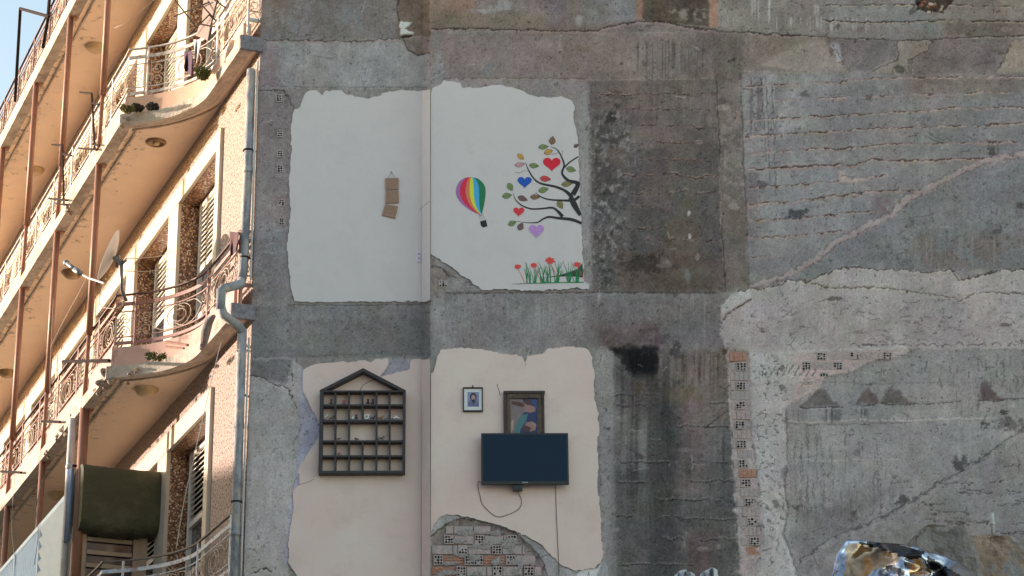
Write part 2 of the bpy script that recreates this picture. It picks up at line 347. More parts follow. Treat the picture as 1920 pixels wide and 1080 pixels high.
# column
region([(1342,128),(1388,132),(1404,536),(1356,545)],(104,98,94),5,4,h=.010)
region([(1350,200),(1392,205),(1402,380),(1356,380)],(118,112,107),6,6,.7,tex=T2)
region([(1352,380),(1400,380),(1404,536),(1358,540)],(101,93,85),8,4,.6)
region([(1330,60),(1400,60),(1392,150),(1340,160)],(84,78,74),12,8,.7,tex=.3+NM); blot(1368,114,8,4,(60,56,54),.9)
line([(1343,140),(1350,300),(1354,420),(1360,545)],1.5,(66,60,58),.7,3,-.008); line([(1388,140),(1394,300),(1400,420),(1405,540)],1.5,(72,66,66),.7,3,-.006)
line([(1350,300),(1352,420)],3,(140,120,112),.5,3)
# upper right bay
region([(1392,138),(2060,138),(2060,545),(1406,536)],(119,118,118),3,2)
region([(1430,150),(1560,150),(1540,240),(1435,260)],(138,138,138),20,14,.85,tex=.3+1.1*NM)
region([(1500,170),(1640,150),(1640,230),(1540,235)],(106,107,108),20,12,.7,tex=NM*1.3)
region([(1440,300),(1620,290),(1600,440),(1420,470)],(128,129,130),26,12,.7)
region([(1700,140),(2000,138),(2000,175),(1700,178)],(106,98,93),12,8,.8)
region([(1800,180),(2060,180),(2060,290),(1780,290)],(112,113,115),24,12,.7)
drips(1398,1432,140,340,(86,75,78),.6,.36,11,4.5); drips(1425,1460,138,380,(84,80,84),.5,.5,12,4); drips(1396,1425,300,530,(98,88,88),.5,.4,13,5)
for x,l in ((1433,300),(1441,340),(1452,365),(1415,250)): line([(x-6,140+rng.rand()*20),(x-1,230),(x+3,l)],1.5,(78,72,76),.6,2.5,0,.3)
rows=[([(1398,163),(1500,157),(1600,151),(1660,146),(1920,144)],1.4,.25),([(1400,193),(1500,187),(1700,178),(1920,172),(2050,170)],1.3,.33),([(1400,226),(1470,221),(1560,217),(1680,210),(1800,203),(1920,200),(2050,196)],1.7,.2),
([(1400,256),(1460,252),(1600,243),(1700,238),(1800,236),(1920,231),(2050,230)],1.7,.2),([(1400,288),(1500,281),(1600,276),(1680,272),(1800,268),(1920,266),(2050,264)],1.7,.25),([(1404,318),(1500,312),(1600,308),(1640,300),(1700,301),(1800,298),(1900,292)],2.2,.12),
([(1404,350),(1500,346),(1580,340),(1620,332),(1660,329)],1.8,.2),([(1404,383),(1480,378),(1560,368),(1620,360),(1665,358),(1760,354)],2.2,.2),([(1406,415),(1500,408),(1560,402),(1660,394)],1.6,.25),([(1406,446),(1480,442),(1560,436),(1590,434)],1.6,.25),([(1408,482),(1445,481)],1.3,.2)]
for pts,w,br in rows:
    pts=[(x,y+rng.randn()*.8) for x,y in catmull([np.array(p) for p in pts],3)]
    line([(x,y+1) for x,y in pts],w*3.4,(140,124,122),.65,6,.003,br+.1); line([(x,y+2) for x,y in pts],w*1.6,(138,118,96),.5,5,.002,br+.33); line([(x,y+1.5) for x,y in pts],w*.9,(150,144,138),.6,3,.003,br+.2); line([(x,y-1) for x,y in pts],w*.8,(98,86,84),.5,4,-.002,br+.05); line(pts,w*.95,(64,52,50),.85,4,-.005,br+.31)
region([(1570,322),(1586,322),(1590,336),(1640,338),(1600,344),(1576,342)],(148,136,132),1.5,4,h=.008)
blot(1492,400,18,7,(72,74,76),.8,.7); blot(1730,222,14,6,(100,101,103),.5,.6); blot(1860,285,6,10,(70,68,68),.7,.5)
dg=[(1408,538),(1480,517),(1530,488),(1570,455),(1620,428),(1665,408),(1700,376),(1745,352),(1790,328),(1850,303),(1920,290),(2060,285)]
region(dg+[(2060,500),(1920,505),(1700,508),(1600,500),(1500,535)],(111,112,113),3,4,.95)
line(dg,11,(140,129,127),.85,9,.007); line([(x+4,y+3) for x,y in dg],2,(88,76,78),.5,5,-.006,.4); line([(x-5,y-6) for x,y in dg],2,(96,84,82),.5,5,-.004,.45)
region([(1640,370),(1670,362),(1665,400),(1630,410)],(108,96,98),6,8,.6)
region([(1720,440),(1960,430),(1960,500),(1700,500)],(98,88,84),16,12,.6,tex=T1); blot(1700,450,22,40,(92,92,94),.5,.8); blot(1860,440,25,20,(92,86,88),.5,.8)
drips(1690,1920,440,520,(140,136,134),.4,.6,14,3)
# beams of the lower slab
region([(832,548),(1350,550),(1362,656),(838,652)],(113,112,112),2,2)
region([(1100,552),(1350,552),(1360,656),(1110,652)],(96,93,93),18,8,.75,tex=.4+NM); region([(1120,610),(1240,600),(1250,652),(1120,652)],(92,80,80),14,8,.8)
drips(835,1100,552,650,(134,133,133),.5,.5,15,3); drips(1230,1350,552,650,(134,130,128),.5,.55,16,3)
line([(835,549),(1000,549),(1130,548),(1340,549)],1.6,(66,62,60),.8,2,-.006)
region([(810,478),(850,505),(892,537),(908,546),(835,546),(830,560),(835,655),(818,668),(808,690)],(122,121,120),2,3,h=.006)
region([(808,500),(838,505),(845,520),(832,530),(835,560),(808,560)],(120,114,112),2,4,h=-.004); line([(808,498),(825,502),(845,518)],2,(66,60,58),.8,4,-.008)
line([(808,492),(850,516),(880,545)],1,(90,90,90),.5,2)
# lower right light render
edge=[(1352,572),(1378,555),(1385,545),(1440,540),(1482,526),(1512,530),(1535,518),(1562,508),(1600,500),(1640,505),(1700,506),(1735,512),(1780,505),(1800,524),(1830,520),(1872,508),(1920,506),(2060,505)]
region(edge+[(2060,662),(1920,655),(1700,656),(1480,664),(1410,660),(1360,660),(1352,620)],(142,137,135),2.5,5,h=.006)
crack(edge,1.6,(70,62,58),(156,148,140),6,-.008,.15,off=3)
crack([(1490,524),(1560,540),(1640,540),(1720,548),(1775,556),(1795,565),(1840,548),(1920,550),(2040,552)],2,(90,80,70),(156,150,142),6,-.008,.2)
region([(1376,548),(1404,546),(1408,560),(1390,570),(1366,585),(1352,592),(1354,570)],(150,149,147),1.5,4,h=.012); line([(1408,562),(1390,572),(1366,587),(1354,600)],2,(72,64,58),.8,3,-.008)
region([(1420,560),(1920,560),(1920,640),(1400,650)],(126,118,118),18,10,.6,tex=T2)
for i in range(70):
    x=1400+rng.rand()*560; y=560+rng.rand()*90; line([(x,y),(x+5+rng.rand()*16,y+rng.randn()*4)],.9,(88,82,80),.7,4,-.004)
for i in range(14):
    x=1600+i*24+rng.rand()*10; line([(x-8,648),(x,642+rng.rand()*4),(x+9,648)],1,(74,74,76),.7,2,-.005)
line([(1615,645),(1645,648)],1.6,(60,58,58),.8)
# sooty bay
region([(1108,652),(1362,656),(1388,1110),(1128,1110),(1120,850)],(94,93,92),4,4)
region([(1108,652),(1150,652),(1158,1110),(1128,1110),(1122,850)],(122,121,120),5,4,.95)
region([(1215,652),(1372,656),(1378,800),(1215,790)],(101,93,86),16,8,.8)
region([(1225,720),(1280,720),(1300,900),(1250,900)],(74,72,72),18,10,.7)
region([(1156,880),(1382,870),(1390,1110),(1152,1110)],(82,82,81),22,10,.8)
region([(1290,690),(1330,690),(1320,930),(1270,930)],(108,95,94),14,8,.6); region([(1290,1000),(1340,1000),(1340,1080),(1290,1080)],(92,78,76),12,10,.7)
region([(1158,760),(1215,760),(1215,880),(1158,880)],(112,110,109),14,8,.7)
drips(1150,1260,640,1080,(52,50,50),.5,.42,21,7); drips(1155,1385,700,1110,(118,116,115),.25,.5,22,3.5); drips(1155,1385,780,1110,(66,65,65),.35,.5,23,5)
region([(1226,760),(1262,760),(1275,1100),(1215,1100)],(58,57,57),14,8,.6,tex=.3+NM); drips(1250,1375,655,760,(66,58,50),.6,.5,24,3)
blot(1270,660,16,10,(62,60,57),.6,1.0); blot(1345,665,20,10,(78,66,50),.7,.7); blot(1285,740,34,18,(108,96,78),.6,.4)
for y,x0,x1 in [(742,1150,1240),(760,1155,1215),(757,1330,1370),(726,1350,1378),(800,1270,1376),(826,1220,1240),(866,1300,1385),(867,1156,1260),(905,1156,1210),(903,1290,1390),(936,1225,1300),(938,1300,1382),(968,1156,1190),(972,1235,1382),(1010,1240,1290),(1012,1310,1380),(1060,1160,1300)]:
    n=6; crack([(x0+(x1-x0)*k/n,y+rng.randn()*1.5) for k in range(n+1)],1.2,(46,44,44),(112,108,106),3,-.003,.3,off=-2.4,amt=.75)
for x,y0,y1 in [(1218,935,990),(1330,905,950),(1355,820,880),(1310,690,720),(1250,800,880),(1185,700,790)]: line([(x,y0),(x+2,y1)],1,(56,54,54),.6,2,-.003)
line([(1325,800),(1350,780),(1372,765)],1.4,(60,56,55),.7,3)
region([(1144,649),(1160,650),(1180,648),(1236,650),(1234,690),(1228,704),(1205,714),(1188,706),(1172,694),(1164,668),(1150,662)],(29,28,27),5,6)
region([(1160,700),(1236,690),(1240,760),(1190,800),(1170,740)],(66,62,60),18,8,.6)
region([(1175,655),(1228,655),(1226,700),(1185,700)],(17,16,16),5,5)
blot(1200,728,12,22,(78,66,52),.7,.4)
blot(1200,640,55,18,(86,74,74),.5,.6); blot(1206,705,20,8,(62,61,60),.5,.4)
# strip with exposed hollow bricks
BR=[(1366,658),(1402,660),(1408,740),(1410,830),(1420,880),(1428,960),(1432,1020),(1400,1034),(1386,1020),(1374,880),(1370,760)]
region([(1362,656),(1414,656),(1420,760),(1420,860),(1440,960),(1450,1030),(1420,1110),(1388,1110),(1376,880)],(141,132,130),4,8,h=.002)
# light render to the right of it
LR=[(1404,660),(1480,662),(1560,655),(1700,652),(1700,668),(1640,676),(1590,700),(1545,708),(1530,738),(1498,748),(1472,765),(1472,800),(1476,870),(1462,885),(1472,920),(1475,985),(1462,1000),(1480,1040),(1495,1110),(1410,1110),(1430,1020),(1418,880),(1406,760)]
region(LR,(146,143,141),2,4,h=.008)
region([(1480,665),(1700,655),(1640,676),(1545,708),(1530,738),(1480,755),(1500,700)],(150,136,133),5,5,.8)
for i in range(110):
    x=1412+rng.rand()*65; y=665+rng.rand()*400; a=rng.rand()*6.3; l=4+rng.rand()*12; line([(x,y),(x+l*math.cos(a),y+l*math.sin(a)*.7)],.9,(78,76,74),.75,5,-.006)
for i in range(8): line([(1445+i*11,705),(1455+i*11,685)],1.4,(84,82,80),.75,4,-.006)
region([(1455,985),(1500,1050),(1510,1110),(1440,1110),(1450,1040)],(150,149,148),3,4,.9)
# lower right bay
region([(1472,765),(1500,748),(1532,738),(1548,708),(1600,695),(1655,676),(1720,656),(2060,656),(2060,1120),(1505,1110),(1484,1040),(1465,1000),(1478,960),(1474,880)],(125,124,123),2,4)
region([(1480,800),(1700,790),(1690,960),(1500,1040),(1478,900)],(130,129,128),24,12,.7)
region([(1500,960),(1700,900),(1600,990),(1500,1045)],(102,101,101),18,10,.7)
line([(1474,770),(1478,870),(1470,900),(1478,960),(1468,1000),(1486,1045),(1496,1080)],1.3,(84,82,82),.7,4,-.004)
for P,c in (([(1500,763),(1520,745),(1528,732),(1545,728),(1560,748),(1575,762)],(96,93,90)),([(1605,758),(1618,735),(1628,724),(1640,740),(1648,756)],(104,92,88)),([(1652,756),(1660,735),(1672,724),(1690,735),(1700,752),(1722,757)],(98,92,90)),([(1838,750),(1840,720),(1848,711),(1860,730),(1872,745),(1888,748)],(92,82,82))):
    region(P,c,3,4,.95); line([P[0],((P[0][0]+P[-1][0])/2,P[0][1]+3),P[-1]],1.6,(66,64,64),.8,3,-.004)
crack([(1500,765),(1580,764)],1.2,(74,72,72),(140,138,136),3)
line([(1730,757),(1800,753),(1840,750),(1920,747)],1.5,(72,70,70),.7,3,-.004,.3)
line([(1476,790),(1530,793),(1600,788),(1700,790),(1780,786),(1870,784)],2.2,(152,146,142),.8,3,.005,.15); line([(1476,795),(1530,797),(1700,793)],1,(84,82,82),.6,3,-.003,.3)
line([(1490,862),(1560,864),(1660,860),(1690,862)],1.2,(150,146,143),.7,3,0,.2); line([(1500,718),(1560,716),(1650,720),(1790,716)],1,(98,96,96),.6,3,0,.2)
for i in range(60):
    x=1485+rng.rand()*260*rng.rand()+5; y=790+rng.rand()*150; line([(x,y),(x+rng.randn()*3,y+20+rng.rand()*60)],.8,(92,90,90),.6,2.5,-.002,.3)
for i in range(40):
    x=1540+rng.rand()*390; y=680+rng.rand()*260; a=rng.randn()*.6+(1.57 if i%2 else 0); l=5+rng.rand()*18; line([(x,y),(x+l*math.cos(a),y+l*math.sin(a))],.9,(84,82,82),.7,4,-.003)
for x in (1555,1565,1616,1500): drips(x-14,x+14,765,800,(74,72,72),.7,.4,int(x)%20,3)
d2=[(2060,700),(1920,802),(1870,838),(1820,872),(1760,905),(1700,945),(1640,975),(1560,1008),(1500,1050)]
region([(2060,640)]+[(2060,700),(1920,802),(1820,872),(1700,945),(1560,1008),(1500,1050),(1490,1120),(2060,1120)],(118,116,115),4,5,.85,h=.004)
line(d2,3,(76,75,75),.7,6,-.008); line([(x+6,y+7) for x,y in d2],5,(134,131,129),.5,6,.004)
blot(1805,868,14,14,(72,72,72),.8,.8); blot(1692,936,14,8,(74,74,74),.8,.7); blot(1900,800,30,12,(84,82,82),.7,.8); blot(1880,815,30,10,(150,146,142),.5,.8)
for i in range(46):
    x=1700+rng.rand()*300; y0=830+rng.rand()*180
    if y0>800+(1920-x)*.62: line([(x,y0),(x+20+rng.rand()*70,y0+rng.randn()*4)],1.1,(70,69,69),.75,5,-.006,.2)
for i in range(30):
    x=1780+rng.rand()*140; y0=660+rng.rand()*90; line([(x,y0),(x+rng.randn()*3,y0+10+rng.rand()*25)],.9,(86,84,84),.6,3,-.003)
region([(1560,1000),(1700,960),(1700,1080),(1520,1080)],(128,126,124),14,10,.6,tex=T2)
for i in range(10): blot(1840+rng.rand()*60,770+rng.rand()*40,6,3,(78,76,76),.8,.6,-.004)
# behind exposed brickwork near the floor
ARC=[(808,1010),(816,1002),(834,986),(866,972),(906,981),(945,993),(965,1000),(988,1021),(1005,1039),(1016,1060),(1024,1085),(1026,1120),(806,1120)]
ARC2=[(806,985),(824,966),(865,968),(894,974),(934,984),(975,999),(1012,1019),(1032,1039),(1053,1060),(1081,1078),(1110,1079),(1131,1052),(1140,1060),(1140,1120),(806,1120)]
region(ARC2,(128,129,130),2,3,h=.004)
region([(1081,1078),(1090,1068),(1120,1064),(1128,1056),(1118,1082),(1100,1110)],(166,165,163),1.5,2)
line([(808,1006),(816,1000),(834,984),(866,971),(906,979),(945,991),(965,998),(990,1020),(1008,1039),(1020,1060),(1028,1085)],2.4,(66,64,63),.85,2,-.006)
region(ARC,(112,104,102),1.5,2)
mARC=sst(-1.5,1.5,sdf(ARC,PX,PY)); H-=mARC*.022
mBR=sst(-2,2,sdf(BR,PX+(N1-.5)*8,PY)); H-=mBR*.012
for q in ([(818,520),(846,520),(846,545),(818,545)],[(512,172),(538,172),(538,206),(512,206)],[(512,242),(538,242),(538,330),(512,330)],[(514,370),(540,370),(540,430),(514,430)]):
    region(q,None,2,3,h=-.012)
# scattered scratches, nicks and trowel marks
for i in range(420):
    x=480+rng.rand()*1460; y=rng.rand()*1090; l=4+rng.rand()**2*34; a=rng.randn()*.25+(1.57 if rng.rand()<.45 else 0)
    dk=rng.rand()<.7; cc=(78,74,72) if dk else (150,146,142)
    line([(x,y),(x+l*.5*math.cos(a)+rng.randn(),y+l*.5*math.sin(a)),(x+l*math.cos(a),y+l*math.sin(a)+rng.randn())],.7+.7*rng.rand(),cc,.25+.45*rng.rand(),3,-.002 if dk else .001,.25)
for i in range(150):
    x=1110+rng.rand()*830; y=rng.rand()*1090; blot(x,y,3+rng.rand()*9,2+rng.rand()*5,(70,66,64) if rng.rand()<.6 else (146,140,136),.2+.4*rng.rand(),1.2)
# overall texture of the render
g=(NF-.5)*30+(N1-.5)*15+(NM-.5)*27+(NL-.5)*16
vs=(NV-.5)*12*sst(.35,.65,NL)
Cf+= (g+vs)[...,None]
Cf+= ((fbm(PX/60,PY/60,71,4)-.5)*6)[...,None]*np.array([1.2,.0,-1.0]); Cf+=((fbm(PX/30,PY/30,77,4)-.5)*6)[...,None]*np.array([1,-.5,1])
pits=sst(.77,.86,fbm(PX/4,PY/4,91,2)); Cf*=(1-.28*pits)[...,None]
rough_amt=.35+.9*sst(.35,.65,NM)
H+= ((N1-.5)*.006+(NF-.5)*.005)*rough_amt-.003*pits+(NL-.5)*.010
inside_fine=((ZS>6.9)&(ZS<14.8)&(XS<7.0))
H=np.where(inside_fine,H,0)
Cf=np.where(Cf>40,112+(Cf-112)*1.16,Cf)-(4*sst(1395,1410,PX)*(1-sst(500,520,PY)))[...,None]; Cf=np.clip(Cf,14,215)
lum=Cf.mean(-1,keepdims=True); Cf=np.clip(lum*.965+(Cf-lum)*.8,12,210)
col=np.clip(lin(Cf)/K,.01,.85)
nrm2=np.zeros((nx,2)); 
for i in range(nx):
    a=us[max(i-1,0)];b=us[min(i+1,nx-1)]; t=b-a; t=t/np.linalg.norm(t); nrm2[i]=(t[1],-t[0])
fade=sst(0,.03,np.abs(us[:,0]-XC))[None,:]*sst(0,.02,np.hypot(us[:,0]-P_out[0],us[:,1]-P_out[1]))[None,:]
Hc=np.clip(H,-.06,.03)*fade
V=PXYZ.copy(); V[...,0]+=nrm2[None,:,0]*Hc; V[...,1]+=nrm2[None,:,1]*Hc
def grid_obj(name,V,nz,nx,mats,parent,colr=None):
    me=bpy.data.meshes.new(name); M=np.array(mw(parent).inverted()); vv=V.reshape(-1,3)@M[:3,:3].T+M[:3,3]
    i=np.arange(nz-1)[:,None]*nx+np.arange(nx-1)[None,:]; q=np.stack([i,i+1,i+nx+1,i+nx],-1).reshape(-1,4)
    me.vertices.add(nz*nx); me.vertices.foreach_set('co',vv.astype(np.float32).ravel())
    me.loops.add(q.size); me.loops.foreach_set('vertex_index',q.astype(np.int32).ravel())
    me.polygons.add(len(q)); me.polygons.foreach_set('loop_start',np.arange(0,q.size,4,dtype=np.int32)); me.polygons.foreach_set('use_smooth',np.ones(len(q),bool))
    me.update(calc_edges=True)
    if colr is not None:
        at=me.attributes.new('tint','FLOAT_COLOR','POINT'); at.data.foreach_set('color',np.concatenate([colr.reshape(-1,3),np.ones((nz*nx,1))],1).astype(np.float32).ravel())
    me.materials.append(mats); o=bpy.data.objects.new(name,me); COL.objects.link(o); o.parent=parent; return o
def tinted(name,bump=.5,rough=.9):
    m=bpy.data.materials.new(name); m.use_nodes=True; t=m.node_tree; n=t.nodes; L=t.links.new; p=n['Principled BSDF']; p.inputs['Roughness'].default_value=rough; p.inputs['Specular IOR Level'].default_value=.25
    a=n.new('ShaderNodeAttribute'); a.attribute_name='tint'; tc=n.new('ShaderNodeTexCoord')
    no=n.new('ShaderNodeTexNoise'); no.inputs['Scale'].default_value=105; no.inputs['Detail'].default_value=6; no.inputs['Roughness'].default_value=.75; L(tc.outputs['Object'],no.inputs['Vector'])
    mr=n.new('ShaderNodeMapRange'); mr.inputs[1].default_value=.3; mr.inputs[2].default_value=.7; mr.inputs[3].default_value=.64; mr.inputs[4].default_value=1.36; L(no.outputs['Fac'],mr.inputs[0])
    vm=n.new('ShaderNodeVectorMath'); vm.operation='SCALE'; L(a.outputs['Color'],vm.inputs[0]); L(mr.outputs[0],vm.inputs['Scale']); L(vm.outputs[0],p.inputs['Base Color'])
    n2=n.new('ShaderNodeTexNoise'); n2.inputs['Scale'].default_value=45; n2.inputs['Detail'].default_value=9; n2.inputs['Roughness'].default_value=.7; L(tc.outputs['Object'],n2.inputs['Vector'])
    b=n.new('ShaderNodeBump'); b.inputs['Strength'].default_value=bump; b.inputs['Distance'].default_value=.012; L(n2.outputs['Fac'],b.inputs['Height']); L(b.outputs[0],p.inputs['Normal']); return m
M_wall=tinted('scarred_concrete',.45)
grid_obj('party_wall',V,nz,nx,M_wall,BLD,col)
# ---------------- plaster patches: plates with broken edges
def wallpt(px,py,left=False,off=0.):
    y=(YL if left else YR)-off; P=hit(px,py,[0,y,0],np.array([0,1.,0])); return P
def sidept(px,py,off=0.):
    n_=np.array([-Fv[1],Fv[0],0]); p0=np.array([P_out[0],YR,0])+n_*off; return hit(px,py,p0,n_)
def ragged(pts,amp=1.3,step=5,closed=True):
    out=[]; n=len(pts)
    for i in range(n if closed else n-1):
        a=np.array(pts[i][:2],float); b=np.array(pts[(i+1)%n][:2],float); straight=len(pts[i])>2
        m=1 if straight else max(1,int(np.linalg.norm(b-a)/step))
        for k in range(m):
            p=a+(b-a)*k/m
            if k>0: p=p+rng.randn(2)*amp
            out.append(tuple(p))
    return out
def plate(mb,pts,fn,th=.016):
    F_=[fn(x,y,th) for x,y in pts]; B_=[fn(x,y,-.02) for x,y in pts]; n=len(pts)
    mb.mi=0; mb.add(F_,[tuple(range(n))]); mb.mi=1
    mb.add(F_+B_,[(i,(i+1)%n,n+(i+1)%n,n+i) for i in range(n)]); mb.mi=0
M_white=mat('white_plaster',alb((163,163,162)),alb((157,157,157)),rough=.85,scale=3,bump=.25,bscale=14,dirt=alb((153,152,151)),dscale=3,dlo=.52,dhi=.8)
M_peach=mat('peach_plaster',alb((176,165,157)),alb((170,155,149)),rough=.85,scale=1.2,bump=.25,bscale=14,dirt=alb((160,147,140)),dscale=2.5,dlo=.52,dhi=.78)
M_edge=mat('broken_plaster_edge',alb((132,130,128)),alb((96,94,92)),rough=.95,scale=40,bump=.6,bscale=90)
WL=[(549,213),(553,204),(563,200),(567,188),(570,179),(580,170),(593,169),(605,179),(608,172),(612,169),(640,169),(647,176),(665,181),(686,185),(707,181),(725,173),(748,169),(772,170),(790.5,170,1),(790.5,566),(760,566),(700,565),(620,567),(552,565),(545,540),(541,493),(538,461),(543,420),(545,396),(542,340),(547,285),(545,240)]
WS=[(790.5,170),(800,169),(806.5,167,1),(806.5,562),(798,566),(790.5,566,1)]
WR=[(807.5,174),(811,165),(827,158),(832,150),(846,152),(863,155),(867,165),(897,165),(920,160),(943,160),(971,167),(998,179),(1026,183),(1052,180),(1073,190),(1078,200),(1075,220),(1082,253),(1085,285),(1087,359),(1090,424),(1092,470),(1095,517),(1096,528),(1105,534),(1104,542),(1077,540),(1035,544),(989,545),(938,542),(906,544),(892,535),(850,503),(807.5,476,1)]
lw=lambda x,y,o:wallpt(x,y,True,o)
rw=lambda x,y,o:wallpt(x,y,False,o)
mb=MB(); plate(mb,ragged(WL,.9),lw); plate(mb,ragged(WS,.4,20),lambda x,y,o:sidept(x,y,o)); plate(mb,ragged(WR,.9),rw)
PW=mb.build('white_plaster',[M_white,M_edge],BLD); PW['label']='white plaster of the upper room with painted mural'
PLp=[(569,693),(580,687),(590,683),(610,681),(631,679),(643,677),(652,680),(684,675),(696,679),(704,673),(727,672),(728,684),(722,694),(712,706),(730,702),(768,692),(770,676),(780,673),(790.5,674,1),(790.5,1112,1),(560,1112),(557,1080),(541,1056),(541,1007),(547,978),(551,950),(549,921),(556,912),(561,909),(561,895),(559,880),(576,852),(587,836),(598,819),(600,803),(596,787),(582,762),(574,745),(567,726),(568,710)]
PLs=[(790.5,674),(800,674),(806.5,672,1),(806.5,1112,1),(790.5,1112,1)]
PR=[(808,701),(814,693),(818,678),(820,668),(826,656),(861,652),(902,654),(926,660),(951,664),(979,668),(984,680),(988,668),(996,667),(1016,664),(1026,654),(1065,650),(1095,652),(1104,657),(1108,666),(1114,693),(1114,734),(1120,770),(1124,803),(1120,836),(1122,872),(1120,913),(1126,958),(1128,1007),(1131,1040),(1126,1056),(1112,1066),(1080,1070),(1053,1060),(1032,1039),(1012,1019),(975,999),(934,984),(894,974),(865,968),(838,964),(826,968),(820,975),(812,986),(807.5,998,1)]
mb=MB(); plate(mb,ragged(PLp,.9),lw); plate(mb,ragged(PLs,.4,20),lambda x,y,o:sidept(x,y,o)); plate(mb,ragged(PR,.9),rw)
PP=mb.build('peach_plaster',[M_peach,M_edge],BLD); PP['label']='peach plaster of the lower room behind the television and shelf'
M_line=mat('crack_shadow_line',(.05,.045,.04),rough=1)
mb=MB()
def crackline(mb,pts,fn,w=.0022): mb.tube([fn(x,y,.0165) for x,y in ragged(pts,.8,5,False)+[pts[-1]]],w,4)
crackline(mb,[(712,706),(700,712),(690,717),(681,722),(676,729),(675,733)],lw,.003); mb.build('hairline_crack',M_line,PP); mb=MB(); crackline(mb,[(561,909),(575,905),(588,898)],lw,.002); mb.build('hairline_crack',M_line,PP); mb=MB()
crackline(mb,[(932,720),(936,733),(938,742)],rw,.003); mb.build('hairline_crack',M_line,PP); mb=MB(); crackline(mb,[(986,682),(985,686)],rw)
mb.build('hairline_crack',M_line,PP)
mb=MB(); crackline(mb,[(786,395),(790,390)],lw,.0015); mb.tube([sidept(x,y,.018) for x,y in ((790,390),(796,385),(803,379),(806,377))],.0018,4)
mb.build('hairline_crack',M_line,PW)
# light vertical arris of the step
# ---------------- exposed hollow bricks
M_br=mat('dusty_hollow_brick',alb((148,138,135)),alb((122,113,111)),scale=22,bump=.8,bscale=70,dirt=alb((128,126,124)),dscale=6,dlo=.45,dhi=.6,rough=.95)
M_bo=mat('broken_orange_brick',alb((152,118,100)),alb((112,86,74)),scale=20,bump=.7,bscale=60,stretch=(1,1,6),rough=.9)
M_hole=mat('painted_hole_shade',(.012,.01,.01),rough=1)
mbb=MB()
def flush(nm='exposed_brickwork'):
    global mbb
    if mbb.f: mbb.build(nm,[M_br,M_bo,M_hole,M_edge],BLD)
    mbb=MB()
def wbox(x0,y0,x1,y1,d0,d1,left=False):
    a=wallpt(x0,y0,left); b=wallpt(x1,y1,left); y=YL if left else YR
    mbb.box((a[0],y-d1,b[2]),(b[0],y-d0,a[2]))
def header(cx_,cy_,w=19,h=17,left=False,top=.002,nc=3,nr=3):
    x0,x1,y0,y1=cx_-w/2,cx_+w/2,cy_-h/2,cy_+h/2
    mbb.mi=0; wbox(x0,y0,x1,y1,-.03,top,left)
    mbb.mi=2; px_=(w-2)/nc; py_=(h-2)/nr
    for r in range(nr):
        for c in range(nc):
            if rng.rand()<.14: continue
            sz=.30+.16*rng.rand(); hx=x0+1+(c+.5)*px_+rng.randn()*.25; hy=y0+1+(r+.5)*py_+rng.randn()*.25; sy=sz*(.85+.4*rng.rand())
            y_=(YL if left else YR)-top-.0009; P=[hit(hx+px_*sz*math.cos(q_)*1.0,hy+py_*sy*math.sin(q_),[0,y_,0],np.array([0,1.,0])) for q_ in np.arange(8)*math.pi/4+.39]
            mbb.add([(p[0],p[1],p[2]) for p in P],[tuple(range(8))])  # flat dark discs on the brick face, painted as the shade inside the cores
    mbb.mi=0
def stretcher(x0,y0,x1,y1,top=.0,mi=0,left=False):
    mbb.mi=mi
    n=max(1,int((x1-x0)/7)); 
    for k in range(n):
        wbox(x0+(x1-x0)*k/n,y0+rng.rand()*.5,x0+(x1-x0)*(k+1)/n-.02,y1-rng.rand()*.5,-.045,top+rng.randn()*.0012,left)
    mbb.mi=0
def inside(pts,x,y): return float(sdf(pts,np.array([float(x)]),np.array([float(y)]))[0])>1.5
rowsB=[(986,1001,[930]),(1003,1020,[822,842,899,960]),(1022,1039,[868,932,994]),(1041,1059,[822,880,897,958]),(1062,1080,[865,933,992]),(1083,1100,[840,905,965])]
for ri,(y0,y1,hs) in enumerate(rowsB):
    for h_ in hs:
        if inside(ARC,h_-8,y0+2) and inside(ARC,h_+8,y0+2): header(h_,(y0+y1)/2,18,y1-y0,nc=3)
    x=810
    stops=sorted([(h-9.5,h+9.5) for h in hs])+[(1030,1030)]
    for a,b in stops:
        xx=x
        while xx<a-3:
            x2=min(xx+34+rng.rand()*8,a-.6); xa,xb=xx,x2
            while xa<xb and not inside(ARC,xa+1,y0+1): xa+=2
            while xb>xa and not inside(ARC,xb-1,y0+1): xb-=2
            if xb-xa>3:
                om=(ri==3 and (830<xa<850 or 905<xa<925)) or (ri==4 and xa<850)
                stretcher(xa+.3,y0+.3,xb-.3,y1-.3,-.016 if om else rng.rand()*.005-.008,1 if om else 0)
                if om:
                    for q in range(3): mbb.mi=1; wbox(xa+.5,y0+2+q*5.2,xb-.5,y0+4+q*5.2,-.03,-.008)
                    mbb.mi=0
            xx=x2+1.2
        x=b+.6
for i in range(26):
    cx_=815+rng.rand()*200; cy_=985+rng.rand()*95
    if not inside(ARC,cx_,cy_): continue
    w_=5+rng.rand()*16; h_=3+rng.rand()*7; mbb.mi=3; P=[]
    for k in range(14):
        a=2*math.pi*k/14; rr=.6+.5*rng.rand(); P.append((cx_+w_*rr*math.cos(a),cy_+h_*rr*math.sin(a)))
    if not all(inside(ARC,*p) for p in P): continue
    t_=.001+.002*rng.rand(); A=[wallpt(x,y,False,t_) for x,y in P]; c_=wallpt(cx_,cy_,False,t_+.004); B2=[wallpt(x,y,False,-.012) for x,y in P]; n=14
    mbb.add(A+[c_]+B2,[(k,(k+1)%n,n) for k in range(n)]+[(k,(k+1)%n,n+1+(k+1)%n,n+1+k) for k in range(n)]); mbb.mi=0
flush()
rowy=[660+i*18.2 for i in range(21)]
cxs=lambda y:np.interp(y,[660,740,800,880,960,1030],[1388,1386,1384,1392,1405,1414])
